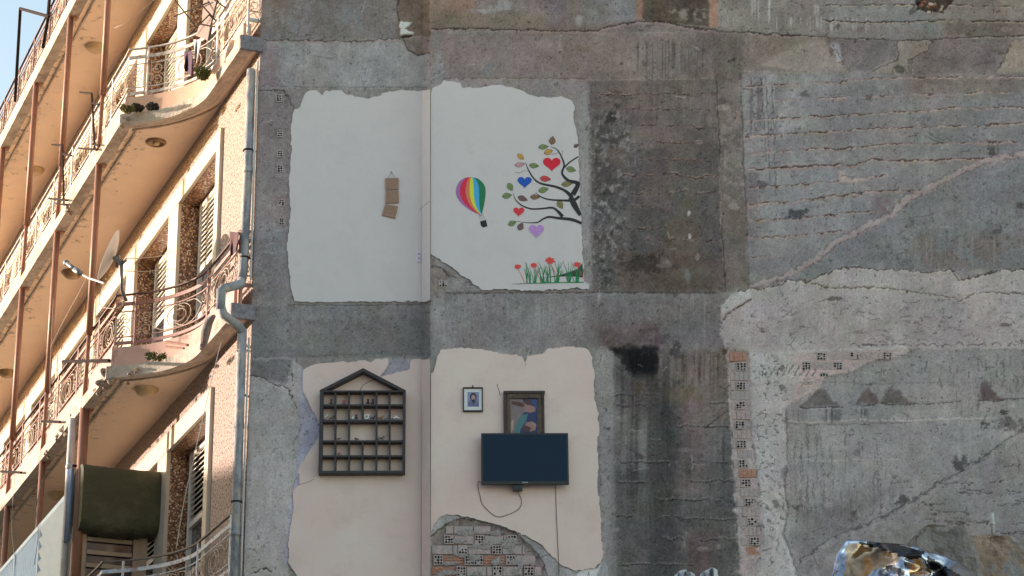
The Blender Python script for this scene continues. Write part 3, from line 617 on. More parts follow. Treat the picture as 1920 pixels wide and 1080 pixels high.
for i,y in enumerate(rowy):
    c=cxs(y+9); x0=np.interp(y,[660,760,880,1020],[1368,1372,1377,1392]); x1=np.interp(y,[660,740,830,880,960,1020],[1400,1406,1408,1418,1426,1426])
    if i%2==1: 
        header(c+3,y+9,19,15.5); 
        if c-8-x0>4: stretcher(x0,y+1,c-8,y+16.5,-.004)
    else:
        om=i in (0,12,20); stretcher(x0+(8 if i>8 else 0),y+1,x1,y+16.8,.001 if om else -.003+rng.rand()*.004,1 if om else 0)
flush()
for (x,y) in ((1540,668),(1603,667),(1664,667),(1512,686),(1571,686)): header(x,y,18,15,top=.014)
for (x0,x1,y) in ((1552,1592,668),(1614,1655,667),(1522,1560,686)): stretcher(x0,y-7,x1,y+7,.011,0)
flush(); header(1545,703,16,8,top=.014,nr=1); flush(); header(1515,718,16,6,top=.014,nr=1)
flush(); header(831,532,17,13,top=-.004); flush('brick_end')
for x,y in ((523,184),(525,250),(525,288),(525,316),(528,380),(528,415)): header(x,y,11,14,True,.0,nc=2); flush('brick_end')
flush()
# ---------------- mural
q=lambda x,y:(840+x/3.375,230+y/3.375)
mz=[0]
def flat(pts,rgb,name,lift=.0015,parent=PW,jit=0):
    mb=MB(); mz[0]+=1; d=.0175+lift
    mb.add([rw(x,y,d) for x,y in pts],[tuple(range(len(pts)))]); return mb
def pm(rgb): return paint('paint_%02x%02x%02x'%rgb,rgb,.6)
def strip(pts,ws,n=5):
    P=catmull([np.array(p,float) for p in pts],n); Wd=np.interp(np.linspace(0,1,len(P)),np.linspace(0,1,len(ws)),ws); l=[];r=[]
    for i,p in enumerate(P):
        t=P[min(i+1,len(P)-1)]-P[max(i-1,0)]; t=t/(np.linalg.norm(t)+1e-9); nn=np.array([-t[1],t[0]]); l.append(p+nn*Wd[i]/2); r.append(p-nn*Wd[i]/2)
    return l,r
def ribbon(mb,pts,ws,d,n=5,fn=rw):
    l,r=strip(pts,ws,n); m=len(l); mb.add([fn(p[0],p[1],d) for p in l]+[fn(p[0],p[1],d) for p in r],[(i,i+1,m+i+1,m+i) for i in range(m-1)])
# balloon
cols=[(132,88,140),(190,38,60),(222,102,72),(228,196,52),(52,140,206),(26,98,62)]
top=(148,346); bot=(207,578)
Lx=[q(*p) for p in [(148,345),(110,348),(75,370),(55,405),(50,445),(65,485),(95,520),(150,560),(195,578)]]
Rx=[q(*p) for p in [(148,345),(185,352),(215,375),(234,405),(238,440),(235,480),(228,520),(220,555),(215,576)]]
Lx=np.array(catmull(Lx,4)); Rx=np.array(catmull(Rx,4))
mb=MB(); m=len(Lx); sp=[0,.13,.33,.46,.60,.78,1]
for k in range(6):
    mb.mi=k; vs=[];fs=[]
    for i in range(m):
        for s_ in (sp[k],sp[k+1]):
            bulge=0; p=Lx[i]*(1-s_)+Rx[i]*s_; vs.append(rw(p[0],p[1],.0185))
    for i in range(m-1): fs.append((2*i,2*i+1,2*i+3,2*i+2))
    mb.add(vs,fs)
mb.mi=6; 
mb.add([rw(*q(*p),.0185) for p in [(203,625),(240,615),(250,655),(222,664),(208,650)]],[(0,1,2,3,4)]); mb.mi=7
ribbon(mb,[q(195,580),q(207,588),q(218,580)],[1.6,1.6],.019)
for a,b in (((197,584),(206,622)),((207,588),(222,620)),((218,580),(236,616))): ribbon(mb,[q(*a),q(*b)],[.6,.6],.0188,1)
mb.build('painted_balloon',[pm(c) for c in cols]+[pm((30,28,30)),pm((120,118,110))],PW)
# tree
mb=MB(); TR=[([(650,152),(690,170),(718,215),(735,270),(722,320),(760,365),(815,380),(820,400),(790,455)],[.6,2.2,3,4,6,8,10]),
 ([(735,285),(770,250),(826,214)],[3,2.6,2.4]),
 ([(490,250),(510,300),(545,355),(590,385),(680,405),(740,430),(785,470)],[.5,2.2,3,4,4.5,8]),
 ([(553,441),(590,470),(650,487),(770,493)],[.5,2,2.6,4]),
 ([(412,448),(430,490),(470,525),(530,545),(600,543),(660,538),(695,560),(725,595)],[.5,2,2.6,3,4,7]),
 ([(468,630),(560,632),(600,610),(640,596),(700,604),(780,612),(845,636)],[.5,2.2,3.4,4,5.5,5]),
 ([(776,470),(800,520),(838,585)],[9,11,6]),([(800,490),(832,465)],[5,5])]
for P,w in TR: ribbon(mb,[q(*p) for p in P],w,.0183+.0004*TR.index((P,w)))
mb.build('painted_tree',pm((34,32,34)),PW); mb=MB(); ribbon(mb,[q(405,1021),q(450,1020),q(500,1016),q(540,1014)],[.3,1,.8,.4],.019)
mb.build('painted_ground_line',pm((34,32,34)),PW); mb=MB()
for P in ([(425,312),(450,318),(480,305),(515,308)],[(650,205),(680,195),(700,190)],[(725,175),(722,205)],[(430,622),(455,626),(470,632)]): ribbon(mb,[q(*p) for p in P],[.5,.6,.4],.0188); mb.build('painted_twig',pm((34,32,34)),PW); mb=MB()
def leaf(cx_,cy_,ang,L_,Wd,rgb,dark):
    c=np.array(q(cx_,cy_)); L_/=3.375; Wd/=3.375; a=math.radians(ang); u=np.array([math.cos(a),math.sin(a)]); v=np.array([-u[1],u[0]])
    P=[]; n=12
    for k in range(n+1): t=k/n; P.append(c+u*(t-.5)*L_+v*Wd/2*math.sin(math.pi*t**.8))
    for k in range(1,n): t=1-k/n; P.append(c+u*(t-.5)*L_-v*Wd/2*math.sin(math.pi*t**.8))
    mb=MB(); mb.mi=1; cc=sum(P)/len(P); mb.add([rw(*(cc+(p-cc)*1.14),.0184) for p in P],[tuple(range(len(P)))]); mb.mi=0
    mb.add([rw(*p,.0192) for p in P],[tuple(range(len(P)))]); mb.mi=1
    ribbon(mb,[c-u*L_*.58,c+v*.4,c+u*L_*.45],[.45,.45,.3],.0198,3)
    for s_ in (-.2,.05,.25):
        for sg in (-1,1): ribbon(mb,[c+u*L_*s_,c+u*L_*(s_+.15)+v*sg*Wd*.3],[.3,.25],.0198,1)
    return mb.build('painted_leaf',[pm(rgb),pm(dark)],PW)
G=(98,120,72);Bn=(112,88,66);O=(200,132,62);Mv=(98,76,78);Ol=(110,108,66)
for a in [(660,112,-80,50,38,Bn),(605,153,-5,58,30,G),(636,184,-20,52,32,O),(460,215,40,46,30,O),(455,265,-10,58,28,(196,128,136)),(545,272,5,56,30,G),(617,355,5,64,34,(178,52,58)),(780,296,15,56,34,G),
          (752,388,-5,62,32,Ol),(605,425,-15,60,34,G),(394,407,60,50,34,G),(374,462,-10,56,34,G),(473,480,20,60,32,Mv),(552,470,0,58,30,Bn),(710,520,60,52,36,Ol),(407,636,-20,50,32,G),(460,657,-60,48,36,Mv),(812,146,-25,34,22,Mv)]:
    leaf(*a,(52,50,44))
def heart(cx_,cy_,w,h,rgb):
    P=[]; n=40
    for k in range(n):
        t=2*math.pi*k/n; x=16*math.sin(t)**3/32; y=-(13*math.cos(t)-5*math.cos(2*t)-2*math.cos(3*t)-math.cos(4*t))/29
        P.append(q(cx_+x*w,cy_+y*h))
    mb=MB(); mb.add([rw(x,y,.0200) for x,y in P],[tuple(range(n))]); return mb.build('painted_heart',pm(rgb),PW)
for a,l in (((657,258,112,88,(196,24,44)),'large red painted heart'),((485,373,90,72,(16,70,150)),'blue painted heart'),((448,561,70,60,(206,44,54)),'small red painted heart'),((560,682,96,86,(150,116,168)),'lilac painted heart')): heart(*a)['label']=l
mb=MB()
for i in range(58):
    x=490+365*rng.rand(); ht=70+75*rng.rand(); bx=rng.choice([508,550,598,640,690,765,815])+rng.randn()*8; dx=(rng.rand()-.5)*90
    ribbon(mb,[q(bx,1014),q(bx+dx*.3,1014-ht*.55),q(bx+dx,1014-ht)],[1.6,1.2,.25],.0182+.00002*i,4)
ribbon(mb,[q(500,1017),q(640,1013),q(862,1009)],[1.2,1.8,1.4],.0199)
mb.build('painted_grass',pm((24,104,62)),PW)
mb=MB(); 
mb.add([rw(*q(*p),.01805) for p in [(575,982),(640,975),(700,965),(770,945),(820,925),(850,890),(857,980),(780,972),(700,974)]],[tuple(range(9))]); mb.build('painted_root',pm((40,52,44)),PW)
for (x,y,r) in ((442,910,20),(543,902,20),(646,872,28),(818,897,22)):
    mb=MB(); P=[]
    for k in range(24): a=2*math.pi*k/24; rr=r*(1+.18*math.sin(7*a)+.1*rng.randn()); P.append(q(x+rr*math.cos(a),y+rr*.72*math.sin(a)))
    mb.add([rw(*p,.0203) for p in P],[tuple(range(24))]); ribbon(mb,[q(x,y+r*.6),q(x+25,y+60),q(x+45,y+105)],[.5,.9,.6],.0201,3); mb.build('painted_flower',pm((188,62,58)),PW)

# ================================================================== FACADE (local frame: along, outwards, height)
FL=[7.15,10.41,13.675,16.94,20.2]; TH=.15
M_stucco=mat('cream_rough_render',(.46,.36,.30),(.12,.08,.07),rough=.95,scale=34,detail=3,lo=.38,hi=.52,bump=1,bscale=42,bdist=.02)
M_cream=mat('cream_smooth_trim',(.62,.53,.42),(.56,.47,.37),rough=.8,scale=4,bump=.2,bscale=30,dirt=(.60,.52,.42),dscale=3,dlo=.6,dhi=.75)
M_mos=mosaic('brown_mosaic_tile')
M_soffit=mat('peach_soffit_paint',(.92,.72,.54),(.87,.66,.49),rough=.85,scale=1.1,bump=.2,bscale=18,dirt=(.72,.60,.46),dscale=1.1,dlo=.5,dhi=.72)
def soffit_mat():
    m=bpy.data.materials.new('stained_peach_soffit'); m.use_nodes=True; t=m.node_tree; n=t.nodes; L=t.links.new; p=n['Principled BSDF']; p.inputs['Roughness'].default_value=.85
    tc=n.new('ShaderNodeTexCoord'); sx=n.new('ShaderNodeSeparateXYZ'); L(tc.outputs['Object'],sx.inputs[0])
    def noise(sc,d=8,ro=.7):
        q_=n.new('ShaderNodeTexNoise'); q_.inputs['Scale'].default_value=sc; q_.inputs['Detail'].default_value=d; q_.inputs['Roughness'].default_value=ro; L(tc.outputs['Object'],q_.inputs['Vector']); return q_.outputs['Fac']
    def mr(v,a,b,c,d):
        q_=n.new('ShaderNodeMapRange'); q_.inputs[1].default_value=a; q_.inputs[2].default_value=b; q_.inputs[3].default_value=c; q_.inputs[4].default_value=d; L(v,q_.inputs[0]); return q_.outputs[0]
    def mth(op,a,b):
        q_=n.new('ShaderNodeMath'); q_.operation=op; L(a,q_.inputs[0]); (L(b,q_.inputs[1]) if not isinstance(b,float) else setattr(q_.inputs[1],'default_value',b)); return q_.outputs[0]
    def mix(f,a,b):
        q_=n.new('ShaderNodeMixRGB'); L(f,q_.inputs[0]); (L(a,q_.inputs[1]) if not isinstance(a,tuple) else setattr(q_.inputs[1],'default_value',(*a,1))); q_.inputs[2].default_value=(*b,1); return q_.outputs[0]
    edge=mr(sx.outputs[1],.35,.95,0.,.16)
    base=mix(mr(noise(1.3),.35,.65,0,1),(.92,.72,.54),(.84,.66,.50))
    c=mix(mr(mth('ADD',noise(2.2),edge),.62,.76,0,.6),base,(.62,.52,.38))
    c=mix(mr(mth('ADD',noise(6.5,10,.75),edge),.645,.685,0,.85),c,(.36,.26,.19))
    c=mix(mr(noise(3.1,10,.8),.60,.63,0,.5),c,(.50,.38,.28))
    L(c,p.inputs['Base Color']); b=n.new('ShaderNodeBump'); b.inputs['Strength'].default_value=.35; b.inputs['Distance'].default_value=.01; L(noise(14),b.inputs['Height']); L(b.outputs[0],p.inputs['Normal']); return m
M_soffit=soffit_mat()
M_slab=mat('weathered_slab_edge',(.60,.52,.43),(.42,.35,.28),rough=.95,scale=9,bump=.6,bscale=35,dirt=(.34,.28,.23),dscale=2,dlo=.5,dhi=.6,bdist=.02)
M_slabend=mat('grey_slab_end',alb((112,112,116)),alb((78,78,82)),rough=.95,scale=20,bump=.7,bscale=50)
END=24.; ZB=0.; ZT=20.4
openings=[(1.62,3.38),(3.85,5.63),(6.10,7.90),(8.35,10.15),(10.6,12.4),(12.85,14.65),(15.1,16.9),(17.35,19.1)]
mb=MB(L2W)
mb.box((0.004,-.75,ZB),(1.62,0,ZT))          # blind end bay
mb.box((19.1,-.75,ZB),(END,0,ZT))
for a,b in zip([o[1] for o in openings[:-1]],[o[0] for o in openings[1:]]): mb.box((a,-.75,ZB),(b,0,ZT))
for zl in [3.89]+FL:
    mb.box((1.62,-.75,zl-.57 if zl<20 else zl-.57),(19.1,-.002,zl+TH))
mb.box((1.62,-.75,0),(19.1,-.002,.6))
mb.build('facade_wall',M_stucco,BLD)
# mosaic lining of the recesses, back wall
mb=MB(L2W)
for zl in FL[:-1]:
    z0=zl+TH; z1=zl+3.265-.57
    for a,b in openings:
        mb.box((a,-.29,z0),(a+.006,-.004,z1)); mb.box((b-.006,-.29,z0),(b,-.004,z1)); mb.box((a+.006,-.29,z1-.006),(b-.006,-.004,z1))
mb.build('mosaic_lining',M_mos,BLD)
mb=MB(L2W); mb.box((1.62,-.95,0),(19.1,-.295,ZT)); mb.build('recess_back_wall',M_cream,BLD)
# rest of the building volume
mb=MB(); mb.add([(XC+.02,YL+.3,0),(14.4,YL+.3,0),(14.4,46,0),(-9.3,46,0),(XC+.02,YL+.3,ZT-.1),(14.4,YL+.3,ZT-.1),(14.4,46,ZT-.1),(-9.3,46,ZT-.1)],[(0,1,2,3),(4,5,6,7),(0,1,5,4),(1,2,6,5),(2,3,7,6)]); mb.build('rear_volume',M_stucco,BLD)
# trims: lintel band and jamb bands, slightly proud
mb=MB(L2W)
for zl in FL[:-1]:
    z0=zl+TH; z1=zl+3.265-.57
    mb.box((1.46,-.01,z1),(19.2,.045,z1+.24)); mb.box((1.46,-.01,z0),(1.625,.045,z1))
    for (a,b),(c,d) in zip(openings[:-1],openings[1:]): mb.box((b-.004,-.01,z0),(c+.004,.04,z1-.001))
mb.build('cream_trim',M_cream,BLD,bevel=.006)
# doors / windows with louvres in each recess
M_frame=mat('off_white_joinery',(.74,.70,.64),(.62,.58,.52),rough=.55,scale=6,dirt=(.5,.46,.4),dscale=4,dlo=.6,dhi=.7)
M_glass=mat('dark_window_glass',(.05,.055,.065),(.04,.04,.05),rough=.08,spec=.6)
def win(a,b,zl):
    z0=zl+TH; z1=zl+3.265-.57; fr=MB(L2W); d=-.285
    for x in (a+.08,(a+b)/2-.03,b-.15): fr.box((x,d,z0),(x+.07,d+.07,z1-.02))
    for z in (z1-.09,z1-.98,z0+.02,z0+.95): fr.box((a+.085,d,z),(b-.085,d+.065,z+.07))
    w=fr.build('window',M_frame,BLD,bevel=.004)
    lo=MB(L2W)
    n=12
    for k in range(n):
        z=z1-.90+k*.068; lo.hexa([(a+.16,d+.06,z),(b-.16,d+.06,z),(b-.16,d+.066,z+.008),(a+.16,d+.066,z+.008)],[(a+.16,d+.005,z+.05),(b-.16,d+.005,z+.05),(b-.16,d+.011,z+.058),(a+.16,d+.011,z+.058)])
    lo.build('louvre',M_frame,w)
    g=MB(L2W); g.box((a+.1,d-.02,z0+.05),(b-.1,d+.02,z1-.93)); g.build('pane',M_glass,w)
    g=MB(L2W); g.box((a+.1,d-.02,z1-.93),(b-.1,d+.002,z1-.03)); g.build('back_panel',M_hole,w)
for zl in FL[:-1]:
    for i,(a,b) in enumerate(openings[:5]):
        if zl==FL[0] and i>1: continue
        win(a,b,zl)
# ---------------- balconies
OUT=[(0,.24),(.7,.24),(1.35,.245),(1.6,.275),(1.85,.36),(2.1,.50),(2.33,.70),(2.57,1.02)]
OUTs=[tuple(p) for p in catmull(OUT,5)]
def outline(inset,n_end=END-.5,z=None):
    P=[np.array(p) for p in OUTs]+[np.array((x,1.02)) for x in np.arange(2.8,n_end,.4)]; res=[]
    for i,p in enumerate(P):
        if i==0: t=P[1]-P[0]
        elif i==len(P)-1: t=P[-1]-P[-2]
        else: 
            t=nrm(P[i+1]-P[i])+nrm(P[i]-P[i-1])
        t=nrm(t); nn=np.array([-t[1],t[0]]); res.append(p-nn*inset)
    return res
class Path:
    def __init__(s,P): s.P=np.array(P); d=np.linalg.norm(np.diff(s.P,axis=0),axis=1); s.s=np.concatenate([[0],np.cumsum(d)]); s.L=s.s[-1]
    def at(s,u): return np.interp(u,s.s,s.P[:,0]),np.interp(u,s.s,s.P[:,1])
def sweep(mb,path,prof,s0=0,s1=None,step=.12):
    s1=path.L if s1 is None else s1
    # prof: closed list of (off,z) offsets from path normal
    us_=sorted(set([s0]+[u for u in path.s if s0<u<s1]+[s1])); vs=[];fs=[]; n=len(prof)
    for u in us_:
        a=np.array(path.at(max(u-.03,0)));b=np.array(path.at(min(u+.03,path.L))); t=nrm(b-a); nn=np.array([-t[1],t[0]]); c=np.array(path.at(u))
        for o,z in prof: p=c+nn*o; vs.append((p[0],p[1],z))
    for i in range(len(us_)-1):
        for k in range(n): fs.append((i*n+k,i*n+(k+1)%n,(i+1)*n+(k+1)%n,(i+1)*n+k))
    fs+=[tuple(range(n)),tuple((len(us_)-1)*n+k for k in range(n))]
    mb.add(vs,fs)
RAILC={1:((.36,.18,.15),(.26,.12,.10)),2:((.62,.58,.55),(.42,.30,.22)),3:((.16,.08,.07),(.09,.05,.05)),0:((.58,.60,.64),(.34,.33,.34))}
KERB={0:(.60,.48,.42),1:(.64,.40,.32),2:(.66,.42,.30),3:(.60,.44,.36)}
M_topb=mat('dark_brown_rail',(.11,.05,.04),(.07,.03,.028),rough=.6,scale=15); M_topg=mat('worn_grey_rail',(.20,.16,.14),(.12,.09,.08),rough=.6,scale=15)
PI=math.pi
def spiral(path,mb,sc,zc,r,turn=1.4,flip=1,start=0,sq=1.0,rad=.006,up=1):
    pts=[]; n=int(14*turn)
    for k in range(n+1):
        t=k/n; a=start+2*PI*turn*t; rr=r*(1-.72*t); s=sc+flip*rr*math.cos(a)*sq; z=zc+up*rr*math.sin(a); x,y=path.at(min(max(s,0),path.L)); pts.append((x,y,z))
    mb.tube(pts,rad,5)
def curve(path,mb,pts,rad=.006):
    P=catmull([np.array(p) for p in pts],7); mb.tube([(*path.at(min(max(p[0],0),path.L)),p[1]) for p in P],rad,5)
balc=[]
for lv in range(4):
    zb=FL[lv]; slab=MB(L2W)
    o0=outline(0); poly=[tuple(p) for p in o0]; pf=Path(o0)
    inn=[tuple(p) for p in outline(.16)]
    # slab body
    n=len(poly); top=[(x,y,zb+TH) for x,y in poly]+[(poly[-1][0],-.02,zb+TH),(0.,-.02,zb+TH)]
    # soffit (slightly raised) and lip
    so_=[(x,y,zb+.055) for x,y in inn]+[(inn[-1][0],-.02,zb+.055),(0.,-.02,zb+.055)]
    slab.mi=0; slab.add(top,[tuple(range(len(top)))])
    slab.mi=1; slab.add(so_,[tuple(range(len(so_)))[::-1]]); slab.mi=0
    fs=[];vs=[]
    for (x,y),(a,b) in zip(poly,inn): vs+=[(x,y,zb+TH),(x,y,zb),(a*.5+x*.5,b*.5+y*.5,zb),(a*.5+x*.5,b*.5+y*.5,zb+.022),(a,b,zb+.022),(a,b,zb+.055)]
    for i in range(n-1):
        for k in range(5): fs.append((i*6+k,i*6+k+1,i*6+6+k+1,i*6+6+k))
    slab.add(vs,fs)
    slab.mi=2; x0,y0=poly[0]; slab.add([(0,-.02,zb+TH),(0,y0,zb+TH),(0,y0,zb),(0,-.02,zb)],[(0,1,2,3)]); slab.box((-.05,-.02,zb-.01),(-.001,y0+.012,zb+TH+.01)); slab.mi=0
    B=slab.build('balcony',[M_slab,M_soffit,M_slabend],BLD); balc.append(B)
    B['label']=['grey railed lowest balcony at the foot of the facade','balcony below the satellite dish with brown railing and broken edge','balcony with white and rust scrollwork railing and green tufts','top balcony with dark railing against the sky'][lv]
    # drip moulding: a thin ridge further in
    dr=MB(L2W); pd=Path(outline(.27)); sweep(dr,pd,[(0,zb+.056),(.0,zb+.035),(.025,zb+.035),(.025,zb+.056)],.1); dr.build('drip_moulding',M_slab,B)
    # kerb
    mk=mat('kerb_paint_%d'%lv,KERB[lv],tuple(c*.85 for c in KERB[lv]),rough=.8,scale=5,bump=.25,bscale=30,dirt=tuple(c*.38 for c in KERB[lv]),dscale=3.5,dlo=.56,dhi=.68)
    kb=MB(L2W); pk=Path(outline(.11)); sweep(kb,pk,[(-.05,zb+TH-.01),(.05,zb+TH-.01),(.045,zb+.40),(-.045,zb+.40)],.12 if lv else .12); kb.build('kerb',mk,B,bevel=0)
    # railing
    c1,c2=RAILC[lv]; mr_=mat('railing_paint_%d'%lv,c1,c2,rough=.6,scale=14,bump=.3,bscale=80,lo=.38,hi=.5,dirt=(.30,.14,.08),dscale=9,dlo=.55,dhi=.66)
    mc=mat('railing_cream_%d'%lv,(.62,.52,.42) if lv!=3 else (.2,.11,.08),(.40,.26,.18) if lv!=3 else (.12,.06,.05),rough=.6,scale=20,lo=.4,hi=.55)
    rl=MB(L2W); pr=Path(outline(.10)); zt=zb+1.08
    sEnd=pr.L if lv!=0 else 4.2
    z_f=zb+.40
    def bar(z,w,h,s0=.06,s1=None): sweep(rl,pr,[(-w/2,z),(w/2,z),(w/2,z+h),(-w/2,z+h)],s0,s1 or sEnd)
    rl.mi=1; bar(zb+1.06,.03,.018); rl.mi=0; bar(zb+.93,.012,.045); bar(zb+.85,.012,.012); bar(zb+.53,.012,.012); bar(zb+.44,.012,.04)
    rl.mi=0
    s=.06; k=0; posts=[]
    while s<sEnd: posts.append(s); s+=1.16 if s>2.6 else (1.3 if s<1 else 1.3)
    for s in posts:
        x,y=pr.at(s); w=.022; rl.box((x-w,y-w*.5,zb+(TH if s<.1 else .38)),(x+w,y+w*.5,zt-.02))
    R_=rl.build('railing',[mr_,[M_topg,M_topb,mr_,M_topb][lv]],B)
    sc=MB(L2W); far=13 if lv else 4.2
    zc=zb+.69; hz=.16
    for s0,s1 in zip(posts[:-1],posts[1:]):
        if s0>far: break
        w=s1-s0; c=(s0+s1)/2
        sc.tube([(*pr.at(s0+.05),zb+.53),(*pr.at(s0+.05),zb+.86)],.005,5); sc.tube([(*pr.at(s1-.05),zb+.53),(*pr.at(s1-.05),zb+.86)],.005,5)
        spiral(pr,sc,s0+.14,zc+.085,.075,1.3,1,PI,1,.006,1); spiral(pr,sc,s0+.14,zc-.085,.075,1.3,1,PI,1,.006,-1)
        spiral(pr,sc,s1-.14,zc+.085,.075,1.3,-1,PI,1,.006,1); spiral(pr,sc,s1-.14,zc-.085,.075,1.3,-1,PI,1,.006,-1)
        # double ellipse in the middle with waves either side
        for rr in (.155,.085): 
            n=22; sc.tube([(*pr.at(c+rr*1.35*math.cos(2*PI*j/n)),zc+rr*.9*math.sin(2*PI*j/n)) for j in range(n)],.006,5,closed=True)
        curve(pr,sc,[(s0+.2,zc+.02),(c-.32,zc-.10),(c-.1,zc-.15),(c+.08,zc-.08)]); curve(pr,sc,[(s1-.2,zc-.02),(c+.32,zc+.10),(c+.1,zc+.15),(c-.08,zc+.08)])
        curve(pr,sc,[(s0+.2,zc+.02),(c-.3,zc+.12),(c-.12,zc+.14)]); curve(pr,sc,[(s1-.2,zc-.02),(c+.3,zc-.12),(c+.12,zc-.14)])
        for dz in (.14,-.16): sc.tube([(*pr.at(c),zc+dz-.01),(*pr.at(c),zc+dz+.03)],.006,5)
    sc.build('scrollwork',mc,R_)
    # return panel closing the ledge towards the party wall
    ep=MB(L2W); y1=.14
    for z,h in ((1.06,.02),(.93,.045),(.85,.012),(.53,.012),(.40,.045)): ep.box((.05,.01,zb+z),(.065,y1,zb+z+h))
    for zz,u in ((zc+.09,1),(zc-.07,-1)):
        pts=[(.058,.075+.055*math.cos(a)*(1-.5*a/8),zz+.055*math.sin(a)*u*(1-.5*a/8)) for a in np.linspace(1.2,8,18)]; ep.tube(pts,.005,5)
    ep.box((.05,.012,zb+.40),(.063,.022,zb+1.06))
    ep.build('return_panel',mr_,B)
    # ceiling lamps on the soffit
    if lv>=1:
        lamps={1:[(2.94,.44),(7.94,.42)],2:[(3.01,.45),(7.9,.42),(12.7,.4)],3:[(12.0,.3),(7.2,.42)]}[lv]
        M_br2=mat('brass_lamp',(.36,.24,.12),(.22,.14,.08),rough=.4,scale=12,metal=.4); M_dr=mat('yellowed_lamp_shade',(.62,.47,.27),(.5,.36,.2),rough=.5)
        for i,(a,b) in enumerate(lamps):
            l=MB(L2W); zz=zb+.055
            if lv==2 and i==0: l.lathe((a,b,zz),[(.125,0),(.13,-.012),(.115,-.03),(.10,-.028),(.095,-.01),(.0,-.006)],24)
            else: l.lathe((a,b,zz),[(.15,0),(.15,-.02),(.125,-.03),(.12,-.06),(.09,-.085),(.03,-.09),(0,-.09)],24)
            q_=l.build('ceiling_lamp',M_br2 if lv==2 else M_dr,B,smooth=True)
            if lv==2 and i==0:
                l=MB(L2W); l.ball((a,b,zz-.02),(.045,.045,.03)); l.build('bulb',M_dr,q_,smooth=True)
# crumbled corner concrete of the balconies
M_crumb=mat('crumbled_concrete',(.46,.38,.30),(.20,.16,.13),rough=1,scale=18,bump=1,bscale=40,bdist=.03)
for lv,spots in ((1,[(2.62,1.0,.07),(2.8,1.03,.09),(3.1,1.02,.06),(4.6,1.02,.06),(4.9,1.02,.08),(5.2,1.03,.06),(5.9,1.02,.06),(2.35,.78,.05)]),(2,[(2.6,1.0,.05),(5.2,1.02,.06),(5.5,1.02,.08)])):
    for a,b,r in spots:
        mb=MB(L2W)
        for k in range(9):
            c=(a+rng.randn()*.07,b-.04+rng.randn()*.02,FL[lv]+.03+rng.randn()*.03); rr=r*(.25+.5*rng.rand())
            vs=[]; 
            for i in range(4):
                for j in range(6):
                    t=PI*(i+.5)/4; p=2*PI*j/6; f_=rr*(.7+.6*rng.rand()); vs.append((c[0]+f_*math.sin(t)*math.cos(p),c[1]+f_*math.sin(t)*math.sin(p),c[2]+f_*.7*math.cos(t)))
            fs=[(i*6+j,i*6+(j+1)%6,i*6+6+(j+1)%6,i*6+6+j) for i in range(3) for j in range(6)]+[tuple(range(6)),tuple(range(18,24))]
            mb.add(vs,fs)
        mb.build('crumbling_edge',M_crumb,balc[lv])
# ================================================================== STREET SIDE THINGS
M_prop=mat('red_brown_steel',(.36,.17,.105),(.27,.125,.08),rough=.5,scale=6,stretch=(1,1,.4),bump=.2,bscale=50,dirt=(.2,.1,.07),dscale=4,dlo=.55,dhi=.7)
names=['first','second','third','fourth','fifth']; fl={1:'lowest floor, under the balcony with brown railing',2:'middle floor, under the white railed balcony',0:''}
for lv,word in ((0,'below the brown railed balcony'),(1,'between the brown railed and the white railed balcony'),(2,'between the white railed and the topmost balcony')):
    for i,x in enumerate([3.86,6.32,8.66,11.2,13.7][:4 if lv==0 else 5]):
        P=L2W(x,.97,FL[lv]+TH+.24)
        e=empty('steel_prop',P,'%s red-brown steel prop from the corner, %s'%(names[i],word),'prop','steel props holding up the balconies')
        z0=FL[lv]+.35; z1=FL[lv+1]+.0; r=.042 if not(lv==0 and i==0) else .06
        mb=MB(L2W); mb.tube([(x,.975,z0+.62),(x,.975,z1+.02)],r,14); 
        mb.build('outer_tube',M_prop,e,smooth=True)
        mb=MB(L2W); mb.tube([(x,.99,z0-.2),(x,.975,z0+.7)],.027,10); mb.build('inner_tube',M_prop,e,smooth=True)
        mb=MB(L2W); mb.box((x-.06,.88,z1-.012),(x+.06,1.0,z1-.001)); mb.build('head_plate',M_prop,e)
# dark brackets on the railings
M_iron=mat('dark_iron',(.035,.022,.02),(.02,.014,.012),spec=.1,rough=.85,scale=20)
def bracket(pts,label,r=.014):
    mb=MB(L2W); 
    for a,b in zip(pts[:-1],pts[1:]): 
        if a is not None and b is not None: mb.tube([a,b],r,5)
    o=mb.build('clothes_line_bracket',M_iron); return tag(o,label,'bracket','clothes line brackets on the railings')
def fac(px,py,off):
    P=hit(px,py,FO+Nv*off,Nv); d=P-FO; return (d.dot(Fv),off,P[2])
def fp(*ps,off=1.08): return [None if p is None else fac(p[0],p[1],off) for p in ps]
bracket(fp((150,173),(172,175),(178,280),None,(148,278),(182,281),None,(174,193),(186,196),None,(174,270),(186,273)),'dark iron clothes line bracket on the white railing nearest the corner')
bracket(fp((97,271),(117,273),(120,385),None,(92,372),(126,376),None,(106,382),(124,384),None,(118,289),(134,292)),'dark iron clothes line bracket lower down the white railing')
bracket(fp((28,190),(38,16),(92,31),None,(95,-30),(90,35),(80,90)),'tall square dark bracket rising against the sky',.026)
bracket(fp((118,678),(205,676)),'brown steel bar jutting from the front of the brown railing',.022); 
bracket(fp((78,790),(113,791)),'short brown bar on the prop below the brown railing',.018); bracket(fp((2,884),(40,886)),'short brown bar at the left edge of the photograph',.018)
# white rain pipe beside the first prop
M_pvc=mat('white_grey_pipe',(.62,.60,.58),(.5,.48,.46),rough=.5,scale=8,dirt=(.4,.38,.36),dscale=5,dlo=.55,dhi=.7)
mb=MB(L2W); mb.tube([(4.15,1.06,6),(4.15,1.06,9.75),(4.15,1.06,10.37)],.045,14); mb.tube([(4.15,1.06,9.72),(4.15,1.06,9.78)],.05,14); tag(mb.build('rain_pipe',M_pvc,smooth=True),'pale plastic rain pipe beside the nearest red-brown prop','pipe')
